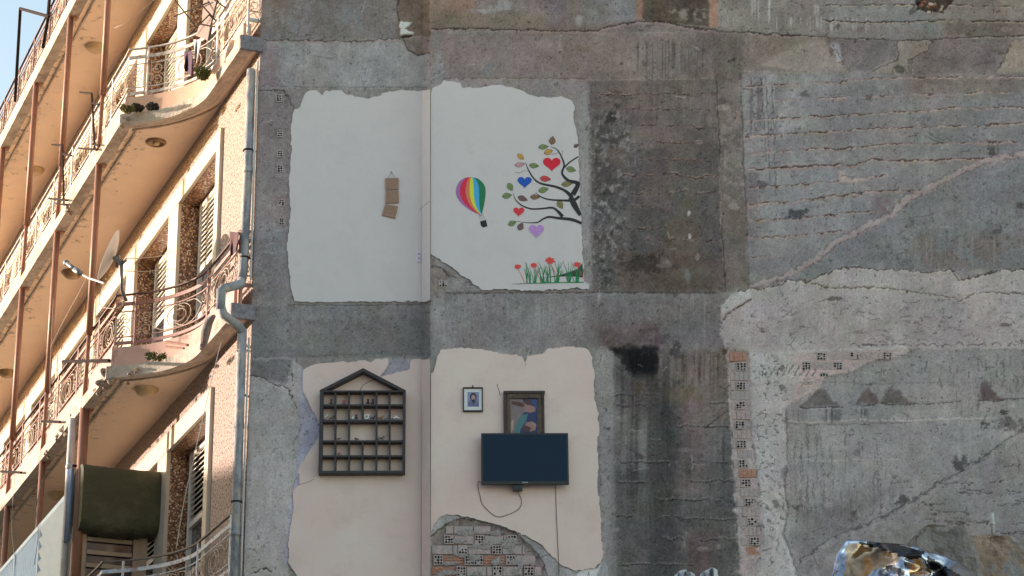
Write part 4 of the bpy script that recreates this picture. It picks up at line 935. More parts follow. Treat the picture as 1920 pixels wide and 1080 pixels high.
# corrugated screen
M_cor=mat('white_corrugated_sheet',(.74,.86,.97),(.66,.79,.94),rough=.5,scale=3)
E=empty('corrugated_screen',L2W(4.3,1.0,7.3),'white corrugated metal screen along the lowest balcony','screen')
for i in range(6):
    a=4.32+i*1.6; mb=MB(L2W); n=52
    vs=[];fs=[]
    for k in range(n+1):
        x=a+1.5*k/n; y=1.0+.035*(1 if (k//2)%2 else 0)
        for z in (7.3,9.42): vs.append((x,y,z))
    for k in range(n): fs.append((2*k,2*k+2,2*k+3,2*k+1))
    if i==0:
        vs=[];fs=[]; m_n=84
        for k in range(m_n+1):
            z=7.3+2.12*k/m_n; y=1.0+.07*((k%6)/6.)
            vs+=[(a,y,z),(a+1.5,y,z)]
        for k in range(m_n): fs.append((2*k,2*k+1,2*k+3,2*k+2))
    mb.add(vs,fs); mb.build('sheet',M_cor,E)
    mb=MB(L2W)
    mb.box((a-.05,.96,7.3),(a-.005,1.05,9.47)); mb.box((a-.05,.97,9.42),(a+1.55,1.04,9.48)); mb.build('frame',M_cor,E)
# olive awning across the balcony
M_aw=mat('olive_canvas',(.085,.082,.044),(.07,.066,.036),rough=.9,scale=2.2,bump=.5,bscale=9,bdist=.05,dirt=(.13,.12,.08),dscale=2,dlo=.5,dhi=.75)
E=empty('awning',L2W(3.75,.5,9.0),'dark olive canvas awning bulging across the lowest balcony','awning')
mb=MB(L2W); n=26; m=24; vs=[];fs=[]
for j in range(m+1):
    b=.035+(.965)*j/m
    for k in range(n):
        t=2*PI*k/n; cs=math.cos(t); sn=math.sin(t); sx=math.copysign(abs(cs)**.45,cs)*.30; sz=math.copysign(abs(sn)**.4,sn)*.47; sag=.035*math.sin(PI*j/m)+.010*math.sin(j*1.3)+.006*math.sin(j*2.9+k*.7)
        vs.append((3.9+sx,b,9.28+sz*.87-sag*(1 if sn<0 else .3)))
for j in range(m):
    for k in range(n): fs.append((j*n+k,j*n+(k+1)%n,j*n+n+(k+1)%n,j*n+n+k))
fs+=[tuple(range(n)),tuple(m*n+k for k in range(n))]
mb.add(vs,fs); mb.build('canvas',M_aw,E,smooth=False)
M_blue=mat('blue_curtain',(.17,.22,.32),(.10,.14,.22),rough=.8,scale=6,stretch=(8,8,1))
mb=MB(L2W)
for k in range(3): mb.tube([(3.86+.05*k,1.085+.006*k,8.75),(3.86+.05*k,1.085+.006*k,9.66)],.022,8)
mb.build('blue_side_curtain',M_blue,E,smooth=True)
mb=MB(L2W); mb.tube([(3.9,.02,9.69),(3.9,1.08,9.70)],.018,8); mb.build('rod',M_iron,E)
M_tan=mat('tan_timber',(.46,.34,.24),(.36,.26,.18),rough=.7,scale=5,stretch=(1,1,.3))
E=empty('slatted_partition',L2W(3.9,.5,7.3),'tan posts and slats dividing the balcony below the awning','partition')
for b in (.12,.86): 
    mb=MB(L2W); mb.box((3.86,b,7.3),(3.95,b+.17,8.95)); mb.build('post',M_tan,E)
mb=MB(L2W)
for k in range(5): mb.box((3.88,.3,8.78-.16*k),(3.90,.85,8.83-.16*k))
mb.build('slats',M_tan,E); mb=MB(L2W); mb.box((3.925,.29,7.3),(3.945,.86,8.95)); mb.build('dark_panel',M_glass,E)
# downpipe with a swan neck round the ledge
M_gal=mat('weathered_grey_downpipe',(.40,.40,.42),(.20,.20,.22),rough=.75,scale=9,stretch=(1,1,.4),bump=.6,bscale=30,lo=.4,hi=.6,dirt=(.50,.44,.37),dscale=5,dlo=.48,dhi=.62)
E=empty('downpipe',L2W(-.06,.1,6.5),'weathered grey rainwater downpipe with a swan neck at the facade corner','downpipe')
mb=MB(L2W); a=.05
def pipepath(pts): return [tuple(p) for p in catmull([np.array(p) for p in pts],4)]
mb.tube([(a,.085,13.46),(a,.085,12.2),(a,.10,11.0),(a,.12,10.86)],.052,16)
mb.tube([(a,.12,10.88),(-.04,.15,10.80),(-.09,.36,10.70),(-.10,.385,10.66)],.052,16); mb.tube([(-.10,.385,10.69),(-.10,.385,10.45)],.052,16)
mb.tube([(-.10,.385,10.48),(-.08,.34,10.40),(-.04,.15,10.30),(0,.11,10.26)],.052,16); mb.tube([(0,.105,10.29),(a,.09,9.0),(a,.085,6)],.052,16)
for z,b in ((12.2,.085),(9.2,.09),(8.0,.088)): mb.tube([(a,b,z-.03),(a,b,z+.03)],.057,16)
mb.build('pipe',M_gal,E,smooth=True)
for z in (12.45,11.15,9.55,8.35):
    mb=MB(L2W); mb.tube([(a,.09,z-.008),(a,.09,z+.008)],.06,16); mb.box((a-.01,-.0,z-.006),(a+.01,.05,z+.006)); mb.build('clamp',M_iron,E)
mb=MB(L2W); mb.tube([(-.015,.03,13.55),(-.012,.035,12.2),(-.01,.03,10.9)],.012,8); tag(mb.build('conduit',M_pvc),'thin pale conduit on the corner beside the upper downpipe','conduit')
mb=MB(L2W); mb.tube([(-.015,.03,10.2),(-.012,.035,9),(-.01,.03,6.5)],.010,8); tag(mb.build('conduit',M_pvc),'thin pale conduit on the corner beside the lower downpipe','conduit')
# satellite dish
E=empty('satellite_dish',L2W(2.4,.95,11.4),'pale satellite dish clamped to the brown railing','satellite dish')
M_dish=mat('dish_enamel',(.80,.77,.70),(.68,.63,.55),rough=.45,scale=6,dirt=(.42,.30,.2),dscale=6,dlo=.58,dhi=.7)
Dc=np.array(hit(209,480,FO+Nv*1.12,Nv))
# dish axis: nearly across the view, to the left, tilted up
ax=nrm(np.array([-.93,-.12,.34])); u_=nrm(np.cross(ax,UP)); w_=np.cross(u_,ax)
mb=MB(); vs=[];fs=[]; nr,na=7,36
for side_ in (0,1):
    for i in range(nr+1):
        r=i/nr
        for k in range(na):
            t=2*PI*k/na; p=Dc+u_*(.28*r*math.cos(t))+w_*(.32*r*math.sin(t))+ax*(.07*r*r-.03-.006*side_); vs.append(p)
base=(nr+1)*na
for sd in (0,base):
    for i in range(nr):
        for k in range(na): fs.append((sd+i*na+k,sd+i*na+(k+1)%na,sd+(i+1)*na+(k+1)%na,sd+(i+1)*na+k))
for k in range(na): fs.append((nr*na+k,nr*na+(k+1)%na,base+nr*na+(k+1)%na,base+nr*na+k))
mb.add(vs,fs); mb.build('reflector',M_dish,E,smooth=True)
def at(px,py,off): return hit(px,py,FO+Nv*off,Nv)
M_zn=mat('zinc_bracket',(.22,.24,.26),(.14,.15,.16),rough=.45,metal=.5,scale=12)
mb=MB(); mb.tube([at(195,531,1.2),at(165,521,1.3),at(136,505,1.38)],.012,8); mb.build('feed_arm',M_dish,E)
mb=MB(); mb.tube([at(150,512,1.36),at(140,505,1.36)],.035,12); mb.tube([at(138,503,1.38),at(126,494,1.4)],.026,12); mb.tube([at(126,494,1.4),at(123,492,1.4)],.034,12); mb.build('feed_horn',M_zn,E,smooth=True)
mb=MB(); mb.tube([at(228,495,1.05),at(228,540,1.02),at(229,546,1.0),at(237,564,.95)],.020,10); mb.build('mast',M_zn,E,smooth=True)
mb=MB(); mb.tube([at(215,484,1.1),at(229,492,1.05)],.03,8); mb.tube([at(222,478,1.07),at(219,502,1.07)],.022,6); mb.tube([at(236,488,1.03),at(226,496,1.05)],.018,6);mb.build('clamp',M_zn,E)
# cables on the street side
M_cab=mat('pale_cable',(.5,.44,.36),(.42,.36,.3),rough=.6); M_cabd=mat('dark_cable',(.05,.045,.04),(.04,.035,.03),rough=.6)
def cable(pts,label,m=M_cab,r=.005,nm='cable'):
    P=[tuple(p) for p in catmull(pts,6)]; mb=MB(); mb.tube(P,r,5); return tag(mb.build(nm,m,smooth=True),label,'cable')
cable([at(195,531,1.2),at(186,560,1.15),at(190,575,1.1),at(215,578,1.0),at(230,572,.9),at(228,562,.9)],'looped cable hanging below the satellite dish')
cable([at(236,485,1.0),at(262,484,.7),at(300,480,.2),at(320,470,.06),at(350,440,-.3),at(385,410,-.6)],'cable running from the dish towards the louvred shutter')
cable([at(232,508,1.0),at(270,509,.6),at(318,505,.06)],'short straight cable from the dish mast to the pillar')
cable([at(415,640,.3),at(395,720,.5),at(370,830,.6),at(345,940,.7),at(330,1030,.8)],'thin pale cord slanting down from the brown railed balcony to the lowest',r=.004)
cable([at(215,52,1.0),at(240,40,.9),at(295,-5,.5)],'thin wire tied to the nearest upper prop',r=.003)
cable([at(165,515,1.35),at(150,545,1.2),at(120,600,1.1),at(95,650,1.05)],'thin wire trailing down from the dish feed to a prop',r=.003)
cable([at(100,560,1.0),at(94,700,1.0),at(96,790,1.0)],'thin vertical wire beside the second middle prop',r=.003)
cable([at(28,890,1.05),at(22,990,1.05),at(30,1060,1.05)],'thin dangling wire at the lower left edge',r=.004)
cable([at(84,890,1.12),at(68,950,1.12),at(72,1000,1.12),at(64,1060,1.12)],'dangling wire beside the corrugated screen',m=M_cabd,r=.004)
for (x,y,l) in ((258,203,'dark moss patch under the curved white railed kerb, nearer its outer corner'),(286,201,'dark moss patch in the middle under the curved white railed kerb')):
    c=at(x,y,.86); mb=MB()
    for i in range(60):
        p=c+Fv*float(np.clip(rng.randn(),-1.5,1.5))*.05-Nv*float(np.clip(rng.randn(),-1.5,1.5))*.04+np.array([0,0,.02*rng.rand()]); mb.ball(tuple(p),tuple(.014+.014*rng.rand(3)),6,4)
    tag(mb.build('moss',mat('dark_moss',(.035,.035,.03),(.02,.02,.018),rough=1,scale=40)),l,'moss')
# rack with brown board on the white railed balcony
M_board=mat('brown_board',(.20,.135,.115),(.16,.105,.09),rough=.7,scale=5)
E=empty('folding_rack',at(350,40,.6),'dark folding clothes rack tilted on the upper balcony','clothes rack')
mb=MB()
for a,b in (((328,0),(368,51)),((326,31),(392,4)),((356,64),(392,28)),((370,0),(404,38)),((400,-2),(422,14)),((392,28),(404,38)),((378,46),(402,50))): mb.tube([at(*a,.72),at(*b,.66)],.009,6)
mb.build('bars',M_iron,E)
def quad_panel(px4,off,th,name,m,label,cat):
    mb=MB(); A=[at(x,y,off) for x,y in px4]; Bq=[at(x,y,off-th) for x,y in px4]; Bq=[a-Nv*th for a in A]; mb.hexa(A,Bq); return tag(mb.build(name,m,bevel=.003),label,cat)
quad_panel([(382,-8),(408,-8),(394,48),(378,44)],.62,.02,'board',M_board,'narrow brown board upright behind the folding rack','board')
quad_panel([(374,46),(394,50),(389,76),(367,67)],.64,.03,'board',M_board,'square brown board standing on the upper balcony railing','board')
M_pur=mat('purple_cloth',(.07,.035,.075),(.04,.02,.045),rough=.9,scale=10,bump=.5,bscale=20,bdist=.03); M_wc=mat('white_cloth',(.5,.48,.5),(.4,.38,.4),rough=.9,scale=10,bump=.5,bscale=20,bdist=.03)
def cloth(px4,off,m,label,amp=.02,nm='hanging_cloth'):
    mb=MB(); n=14; vs=[];fs=[]; c=[np.array(p,float) for p in px4]
    for th in (0,1):
        for i in range(n+1):
            for j in range(n+1):
                s_,t=i/n,j/n; p=(c[0]*(1-s_)+c[1]*s_)*(1-t)+(c[3]*(1-s_)+c[2]*s_)*t; vs.append(at(p[0],p[1],off+amp*math.sin(s_*8+t*2.5)*(.4+t)-.006*th))
    b=(n+1)**2
    for o_ in (0,b):
        for i in range(n):
            for j in range(n): a=o_+i*(n+1)+j; fs.append((a,a+1,a+n+2,a+n+1))
    for i in range(n):
        for e in ((i*(n+1),(i+1)*(n+1)),(i*(n+1)+n,(i+1)*(n+1)+n),(i,i+1),(n*(n+1)+i,n*(n+1)+i+1)): fs.append((e[0],e[1],b+e[1],b+e[0]))
    mb.add(vs,fs); return tag(mb.build(nm,m,smooth=True),label,'cloth')
cloth([(345,96),(360,96),(364,146),(346,132)],.45,M_pur,'dark purple cloth hanging behind the white railing')
cloth([(363,74),(378,74),(370,118),(366,118)],.5,M_wc,'white cloth draped behind the white railing')
cloth([(430,434),(448,436),(446,468),(432,482)],.2,mat('plum_rag',(.15,.08,.085),(.09,.05,.055),rough=.95,scale=12,bump=.8,bscale=30,bdist=.03),'dark plum rag knotted on the corner post of the brown railing',.012)
E=MB(); E.tube([at(402,592,.42),at(392,602,.45),at(386,622,.46),at(382,645,.46),at(378,655,.46)],[.02,.05,.055,.04,.02],9); tag(E.build('folded_parasol',mat('dusty_mauve_canvas',(.36,.29,.27),(.24,.18,.17),rough=.9,scale=10,bump=.8,bscale=20,bdist=.03),smooth=True),'folded dusty parasol hanging off the curved kerb','parasol')
E=MB(); E.tube([at(312,641,.75),at(352,647,.62)],.018,6); E.tube([at(312,650,.75),at(345,653,.65)],.014,6); tag(E.build('steel_bars',M_prop),'two short brown bars poking out over the curved kerb','bars')
# plants
M_leaf=mat('dry_green_leaf',(.17,.17,.05),(.07,.10,.03),rough=.7,scale=30)
def tuft(px,py,off,n,r,h,label,droop=0):
    c=at(px,py,off); mb=MB()
    for i in range(n):
        a=rng.rand()*2*PI; b0=c+np.array([math.cos(a),math.sin(a),0])*r*.25*rng.rand(); l=h*(.5+.6*rng.rand()); d=np.array([math.cos(a)*r,math.sin(a)*r,l-droop*rng.rand()]); s_=np.cross(nrm(d),nrm(rng.randn(3)))*.009
        m_=b0+d*.55+np.array([0,0,.02]); mb.add([b0-s_*.5,b0+s_*.5,m_+s_,b0+d,m_-s_],[(0,1,2,3,4)])
        for k in range(3): p=b0+d*(.3+.25*k); e=nrm(rng.randn(3))*.03; s2=nrm(np.cross(e,rng.randn(3)))*.008; mb.add([p,p+e*.5+s2,p+e,p+e*.5-s2],[(0,1,2,3)])
    return tag(mb.build('weed',M_leaf),label,'plant','weeds growing on the balcony edges')
tuft(380,150,.40,150,.09,.16,'round olive weed at the bend of the white railed kerb'); tuft(238,208,1.0,90,.09,.07,'green weed at the outer corner of the white railed balcony',.04)
tuft(292,672,.72,80,.12,.05,'dry grass tuft on the edge of the brown railed balcony',.03)

# ================================================================== THINGS ON THE PARTY WALL
def W3(px,py,d,left=False): return wallpt(px,py,left,d)
M_black=mat('black_plastic',(.012,.012,.013),(.010,.010,.011),rough=.35,spec=.5)
M_screen=mat('dark_television_glass',(.003,.020,.052),(.003,.019,.049),rough=.35,spec=.2)
def wb(mb,x0,y0,x1,y1,d0,d1,left=False):
    """box lying on the wall: pixel corners measured on its front face"""
    y=(YL if left else YR); a=wallpt(x0,y0,left,d1); b=wallpt(x1,y1,left,d1); mb.box((a[0],y-d1,b[2]),(b[0],y-d0,a[2]))
tv=empty('television',W3(985,860,.1),'flat black television with dark blue screen hung on peach plaster','television')
mb=MB(); wb(mb,902,812,1067,908,.085,.125); mb.build('body',M_black,tv,bevel=.004)
mb=MB(); wb(mb,940,826,1030,890,.02,.086); mb.build('wall_bracket',M_iron,tv)
mb=MB(); wb(mb,905.5,815,1063.5,902,.124,.1262); mb.build('screen',M_screen,tv)
mb=MB(); wb(mb,979,903.5,990,905.6,.124,.1265); mb.build('maker_badge',mat('pale_badge',(.35,.36,.38),(.3,.3,.32),rough=.4),tv)
rb=empty('receiver_box',W3(970,912,.1),'small black receiver box hanging under the television','receiver box')
mb=MB(); wb(mb,961.5,909,979.5,919,.05,.11); mb.build('case',M_black,rb,bevel=.003)
mb=MB(); wb(mb,964,911,976,916,.109,.1115); mb.build('front',mat('black_gloss',(.02,.02,.02),rough=.2),rb)
mb=MB(); P=catmull([W3(902,904,.05),W3(897,903,.03),W3(896,912,.022),W3(900,930,.022),W3(905,946,.022),W3(922,963,.022),W3(936,969,.022),W3(955,964,.022),W3(972,955,.022),W3(978,943,.022),W3(976,932,.022),W3(970,921,.06)],6)
mb.tube([tuple(p) for p in P],.003,6); tag(mb.build('power_cable',M_cabd,smooth=True),'thin black cable looping below the television','cable')
mb=MB(); P=catmull([W3(1042,905,.05),W3(1042,912,.022),W3(1043,960,.022),W3(1045,1000,.022),W3(1047,1045,.022),W3(1048,1078,.022),W3(1048,1120,.022)],6)
mb.tube([tuple(p) for p in P],.003,6); tag(mb.build('aerial_cable',M_cabd,smooth=True),'straight black cable hanging from the right side of the television','cable')
# framed pictures
fr=empty('picture_frame',W3(886,748,.03),'small black framed portrait with white mount','picture')
mb=MB(); 
for a in ((868,726,905.5,728.2),(868,769,905.5,771.2),(868,728.2,870,769),(903.5,728.2,905.5,769)): wb(mb,*a,.016,.042)
mb.build('frame',mat('black_wood',(.02,.018,.016),rough=.5),fr); mb=MB(); wb(mb,870,728.2,903.5,769,.018,.032); mb.build('mount',paint('paper_white',(178,180,192)),fr)
pt=MB(); wb(pt,876.5,735,898.5,762.5,.032,.033); pt.build('portrait_backdrop',paint('print_blue',(108,118,146)),fr)
def blob(mb,cx_,cy_,rx,ry,d,n=20,left=False,f=None): mb.add([W3(cx_+rx*math.cos(2*PI*k/n),cy_+ry*math.sin(2*PI*k/n),d,left) for k in range(n)],[tuple(range(n))])
mb=MB(); mb.mi=0; mb.add([W3(x,y,.0338) for x,y in ((877,762),(878,754),(882,750),(893,750),(897,754),(898,762))],[tuple(range(6))]); mb.mi=1; blob(mb,887.5,744,6.2,7.5,.0342); mb.mi=2; blob(mb,887.5,745.5,3.9,5.2,.0348); mb.mi=1; mb.add([W3(x,y,.0352) for x,y in ((884,749),(891,749),(888,759))],[(0,1,2)])
mb.build('portrait',[paint('print_slate',(84,92,118)),paint('print_dark',(52,46,52)),paint('print_skin',(140,116,118))],fr)
mb=MB(); mb.tube([W3(886.5,722.5,.02),W3(886.5,727,.03)],.006,6); mb.build('hook',M_iron,fr)
fr=empty('picture_frame',W3(983,780,.03),'large dark carved frame with sideways colour picture behind the television','picture')
M_gf=mat('dark_gilded_frame',alb((78,66,52)),alb((44,37,32)),rough=.45,scale=40,bump=.6,bscale=80,bdist=.01); M_gd=mat('black_outer_frame',alb((48,40,36)),alb((36,30,28)),rough=.45)
mb=MB()
for a in ((944,732.5,1022,737.5),(944,855,1022,860),(944,737.5,950,855),(1016,737.5,1022,855)): wb(mb,*a,.016,.058)
mb.build('outer_frame',M_gd,fr,bevel=.004)
mb=MB()
for a in ((950,737.5,1016,746.5),(950,846,1016,855),(950,746.5,957,846),(1009,746.5,1016,846)): wb(mb,*a,.016,.048)
mb.build('inner_frame',M_gf,fr,bevel=.004)
pic=paint('print_sand',(104,96,98)); mb=MB(); wb(mb,957,746.5,1009,846,.018,.03); mb.mi=0
pc=mb.build('picture_ground',pic,fr)
mb=MB(); L_=[]
def pp(pts,mi,d): mb.mi=mi; mb.add([W3(x,y,d) for x,y in pts],[tuple(range(len(pts)))])
pp([(978,747),(1008,747),(1008,845),(962,845),(966,815),(972,790),(980,776),(990,768),(984,757)],0,.0305)
pp([(964,812),(970,790),(978,778),(990,776),(986,790),(976,805),(970,846),(962,846)],1,.0311)
pp([(992,748),(1008,748),(1008,775),(1002,760)],2,.0312)
pp([(960,752),(976,754),(986,760),(988,764),(974,762),(960,758)],3,.0313)
pp([(984,757),(996,760),(1004,764),(1004,771),(994,774),(985,772),(982,764)],4,.0318); pp([(984,748),(992,748),(996,756),(990,760),(984,756)],3,.0319)
pp([(986,792),(998,790),(1006,797),(1004,806),(994,809),(984,803)],4,.0317); pp([(980,800),(988,798),(996,802),(992,810),(980,808)],3,.0321); pp([(996,792),(1004,794),(1006,800),(1000,796)],5,.0324)
pp([(958,790),(964,786),(962,806),(958,812)],5,.0320)
mb.build('picture_print',[paint('print_deep_blue',(44,54,84)),paint('print_teal',(66,100,106)),paint('print_blue2',(54,70,104)),paint('print_brown',(70,54,52)),paint('print_skin2',(124,100,94)),paint('print_pale',(138,126,122))],fr)
# pigeonhole shelf shaped like a house
M_sh=mat('black_painted_wood',alb((46,45,47)),alb((36,36,38)),rough=.55,scale=14,bump=.15,bscale=60)
sh=empty('house_shelf',W3(680,810,.08,True),'black house shaped pigeonhole shelf on peach plaster','shelf')
D=.125
def sb(x0,y0,x1,y1,d1=D,d0=.0162): 
    m_=MB(); wb(m_,x0,y0,x1,y1,d0,d1,True); return m_
xs=[602.4,628.7,654.2,679.6,705.8,730.5,756.3]; ys=[733.5,759.6,789,827,855,883.5]
m_=sb(600,732,603.6,887); m_.build('side_panel',M_sh,sh,bevel=.002); m_=sb(755.6,732,759.4,886); m_.build('side_panel',M_sh,sh,bevel=.002)
m_=sb(603.6,732,755.6,734.6,D-.001); m_.build('top_board',M_sh,sh,bevel=.001); m_=sb(603.6,882.5,755.6,886.8,D-.001); m_.build('bottom_board',M_sh,sh,bevel=.001)
for y in ys[1:-1]:
    m_=sb(603.6,y-1.5,755.6,y+1.5,D-.006); m_.build('shelf_board',M_sh,sh)
for j in range(5):
    for i in range(1,6):
        if j==2 and i==3: continue
        m_=sb(xs[i]-1.4,(734.6 if j==0 else ys[j]+1.5),xs[i]+1.4,(882.5 if j==4 else ys[j+1]-1.5),D-.010); m_.build('divider',M_sh,sh)
for (a,b) in (((597.5,732),(681,690)),((681,690),(762,732))):
    m_=MB(); A=[]; t=nrm(np.array([b[0]-a[0],b[1]-a[1]])); nn=np.array([-t[1],t[0]]); 
    if nn[1]<0: nn=-nn
    q4=[a,b,(b[0]+nn[0]*5.5,b[1]+nn[1]*5.5+0),(a[0]+nn[0]*5.5,a[1]+nn[1]*5.5)]
    if a[0]<680: q4=[(599,731.6),(681,690),(681,696.5),(611,731.6)]
    else: q4=[(681,690),(761,731.6),(749,731.6),(681,696.5)]
    F4=[W3(x,y,D+.004,True) for x,y in q4]; B4=[p+np.array([0,D-.012,0]) for p in F4]; m_.hexa(F4,B4); m_.build('roof_board',M_sh,sh,bevel=.002)
m_=sb(674.5,885,683.5,892,.03); tag(m_.build('wall_socket',mat('grey_socket',alb((128,122,116)),alb((110,104,100)),rough=.5),bevel=.003),'small square grey fitting just under the black shelf','wall fitting')
# figurines: (column,row,kind,colour)
def fig(px,py,parts,rgb,label,metal=0,name='figurine'):
    c=W3(px,py,.085,True); s_=.0061; mb=MB()
    for p in parts:
        if p[0]=='b': mb.ball((c[0]+p[1]*s_,c[1]+p[2]*s_,c[2]+p[3]*s_),tuple(v*s_ for v in p[4]),10,6)
        elif p[0]=='t': mb.tube([(c[0]+x*s_,c[1]+y*s_,c[2]+z*s_) for x,y,z in p[1]],p[2]*s_,7)
        elif p[0]=='l': mb.lathe((c[0]+p[1]*s_,c[1],c[2]+p[2]*s_),[(a*s_,b*s_) for a,b in p[3]],12)
        elif p[0]=='r':
            n=14; mb.tube([(c[0]+(p[1]+p[3]*math.cos(2*PI*k/n))*s_,c[1],c[2]+(p[2]+p[3]*math.sin(2*PI*k/n))*s_) for k in range(n)],p[4]*s_,6,closed=True)
    return tag(mb.build(name,paint('toy_%d_%d_%d'%rgb,rgb,.5),smooth=True),label,'figurine','trinkets in the black shelf')
animal=[('b',0,0,3,(4,2,2)),('b',4,0,5.5,(1.8,1.6,1.8)),('t',[(-3,-1,3),(-3,-1,0)],.7),('t',[(3,-1,3),(3,-1,0)],.7),('t',[(-3,1,3),(-3,1,0)],.7),('t',[(2.5,1,3),(2.5,1,0)],.7),('t',[(-4,0,4),(-6,0,6)],.4)]
bear=[('b',0,0,3,(2.6,2.2,3)),('b',0,0,7.4,(2,2,2)),('b',-1.7,0,9,(.8,.6,.8)),('b',1.7,0,9,(.8,.6,.8)),('t',[(-1.5,-1,1),(-2.5,-3,0)],.9),('t',[(1.5,-1,1),(2.5,-3,0)],.9)]
car=[('b',0,0,2.6,(8,2.6,1.8)),('b',-1,0,5,(4.2,2.2,2.2)),('t',[(-4.5,-2.6,1.4),(-4.5,2,1.4)],1.4),('t',[(4.5,-2.6,1.4),(4.5,2,1.4)],1.4)]
vase=[('l',0,0,[(0,0),(3,0),(3.4,1),(3,2.4),(1.2,3.5),(1.2,5),(2.2,6.2),(0,6.2)])]
rocket=[('t',[(-4,0,0),(3,0,9)],1.5),('b',3,0,9,(1.6,1.5,1.9)),('t',[(3,0,1),(7,0,3)],1.3),('b',8,0,3,(2,1.6,2))]
ringp=[('r',0,5,3.6,1.4),('t',[(2,0,8),(5,0,10)],1.0),('b',0,0,1,(3.4,2,1))]
fl_=[('t',[(0,0,0),(0,0,5)],.5),('b',0,0,6,(2,1.5,2)),('b',-2,0,5,(1.4,1.2,1.4)),('b',2,0,5,(1.4,1.2,1.4)),('l',0,0,[(0,0),(2,0),(2,1.4),(0,1.4)])]
fig(621,757.5,bear,(74,66,62),'dim brown bear trinket in the top left pigeonhole')
fig(645,757.5,fl_,(128,66,72),'dark red trinket in the top row, second pigeonhole')
fig(690,757.5,bear,(62,44,44),'left one of two dark bear trinkets in the top row'); fig(699,757.5,bear,(58,48,52),'right one of two dark bear trinkets in the top row')
fig(611,786.5,rocket,(158,156,152),'white tilted trinket in the second row at far left'); fig(621,786.5,animal,(92,86,78),'grey animal trinket beside the white tilted one')
fig(661,786.5,vase,(184,182,178),'small white vase in the second row'); fig(668,786.5,bear,(56,44,54),'dark trinket beside the small white vase')
fig(687,786.5,ringp,(180,178,176),'white ring shaped trinket in the second row'); fig(698,786.5,animal,(60,64,84),'dark blue trinket beside the white ring')
fig(713,786.5,animal,(124,92,62),'brown animal trinket in the second row'); fig(725,786.5,rocket,(140,140,144),'silver tilted trinket in the second row right of the brown animal')
fig(743,786.5,car,(172,170,166),'white toy car in the second row at far right')
fig(634,824.5,[('b',0,0,1.5,(2.2,1.6,1.5)),('b',3,0,2,(1.4,1.2,1.6))],(52,40,38),'tiny dark trinket in the middle row at left'); fig(669,824.5,[('b',0,0,1.2,(4.5,2,1.4)),('b',-2,0,2.4,(2,1.4,1.6))],(96,72,64),'small brown lump in the wide middle pigeonhole')
fig(715,824.5,animal+[('b',-6,0,2,(2,1.5,1.8))],(84,86,82),'grey green trinket in the middle row at right'); fig(636,852.5,[('b',0,0,2,(4.5,2,2)),('b',1,0,4,(2.5,1.5,1.5))],(132,98,106),'pink trinket in the fourth row')
# hanging cardboard squares
M_cd=mat('brown_wicker_board',alb((136,116,100)),alb((108,90,76)),rough=.8,scale=30,stretch=(6,1,1),bump=.4,bscale=60)
E=empty('hanging_cardboard',W3(734,330,.02,True),'three brown squares hanging in a column on white plaster, lowest one askew','wall decoration')
for P in ([(722,334),(747.5,333.5),(747.5,355),(722.5,355.5)],[(722.5,358),(747.5,357.5),(748,380),(722.5,380.5)],[(722,382.5),(746.5,386.5),(741,409),(716,403)]):
    mb=MB(); F4=[W3(x,y,.034,True) for x,y in P]; B4=[p+np.array([0,.014,0]) for p in F4]; mb.hexa(F4,B4); sq=mb.build('square',M_cd,E,bevel=.001)
    mb=MB()
    for k in range(1,7): 
        t=k/7; a=F4[0]*(1-t)+F4[1]*t; b=F4[3]*(1-t)+F4[2]*t; mb.tube([a,b],.0018,4)
    mb.build('rib',mat('dark_rib',alb((92,74,62)),rough=.8),sq)
mb=MB(); mb.tube([W3(728,334,.025,True),W3(734,323,.022,True),W3(741,334,.025,True)],.002,4); mb.tube([W3(724,355,.03,True),W3(724,358,.03,True)],.002,4); mb.tube([W3(724,380,.03,True),W3(725,383,.03,True)],.002,4); mb.build('string',M_iron,E)
mb=MB(); mb.tube([W3(734,322.5,.012,True),W3(734,322.5,.028,True)],.006,8); mb.build('nail',M_iron,E)
# door phone
E=empty('switch_plate',W3(785,480,.03,True),'small pale oblong fitting on the white plaster beside the wall step','wall fitting')
mb=MB(); wb(mb,781,470,789,491,.016,.034,True); mb.build('plate',mat('pale_plastic',alb((168,168,182)),alb((160,160,172)),rough=.4),E,bevel=.012)
mb=MB(); wb(mb,783.2,474,787,478,.034,.037,True); wb(mb,783.2,481,787,487,.034,.037,True); mb.build('button',mat('grey_button',alb((128,128,150)),rough=.4),E,bevel=.002)
# small nails / marks on the plaster
# ================================================================== GROUND AND FOREGROUND
M_gr=mat('dusty_rubble_ground',(.50,.44,.37),(.38,.34,.29),rough=1,scale=2,bump=.6,bscale=8,bdist=.1)
mb=MB(); mb.add([(-900,-900,0),(900,-900,0),(900,900,0),(-900,900,0)],[(0,1,2,3)]); tag(mb.build('ground',M_gr),kind='structure')
# rubble heap rising in front of the wall
M_rub=mat('rubble_concrete',(.42,.38,.35),(.16,.135,.12),rough=.95,scale=5,bump=.9,bscale=22,bdist=.04,dirt=(.30,.27,.25),dscale=2,dlo=.45,dhi=.6)
YH=13.2; pH=lambda px,py,y=YH:hit(px,py,[0,y,0],np.array([0,1.,0]))
top=pH(1850,1060)[2]-.25
n=70; vs=[];fs=[]
for i in range(n+1):
    for j in range(n+1):
        x=-6+16*i/n; y=9.5+8*j/n; r=math.hypot((x-3.6)/5.2,(y-YH-.4)/3.3); z=(top-.1)*max(0,1-r**1.6)
        z=min(z,top-.1)+ (float(fbm(np.array(x*1.7),np.array(y*1.7),3,4))-.5)*.5*min(1,max(0,1.3-r)); 
        vs.append((x,y,max(z,-.05) if r<1.2 else -.05))
for i in range(n):
    for j in range(n): a=i*(n+1)+j; fs.append((a,a+1,a+n+2,a+n+1))
mb=MB(); mb.add(vs,fs); tag(mb.build('rubble_heap',M_rub,smooth=False),kind='structure')
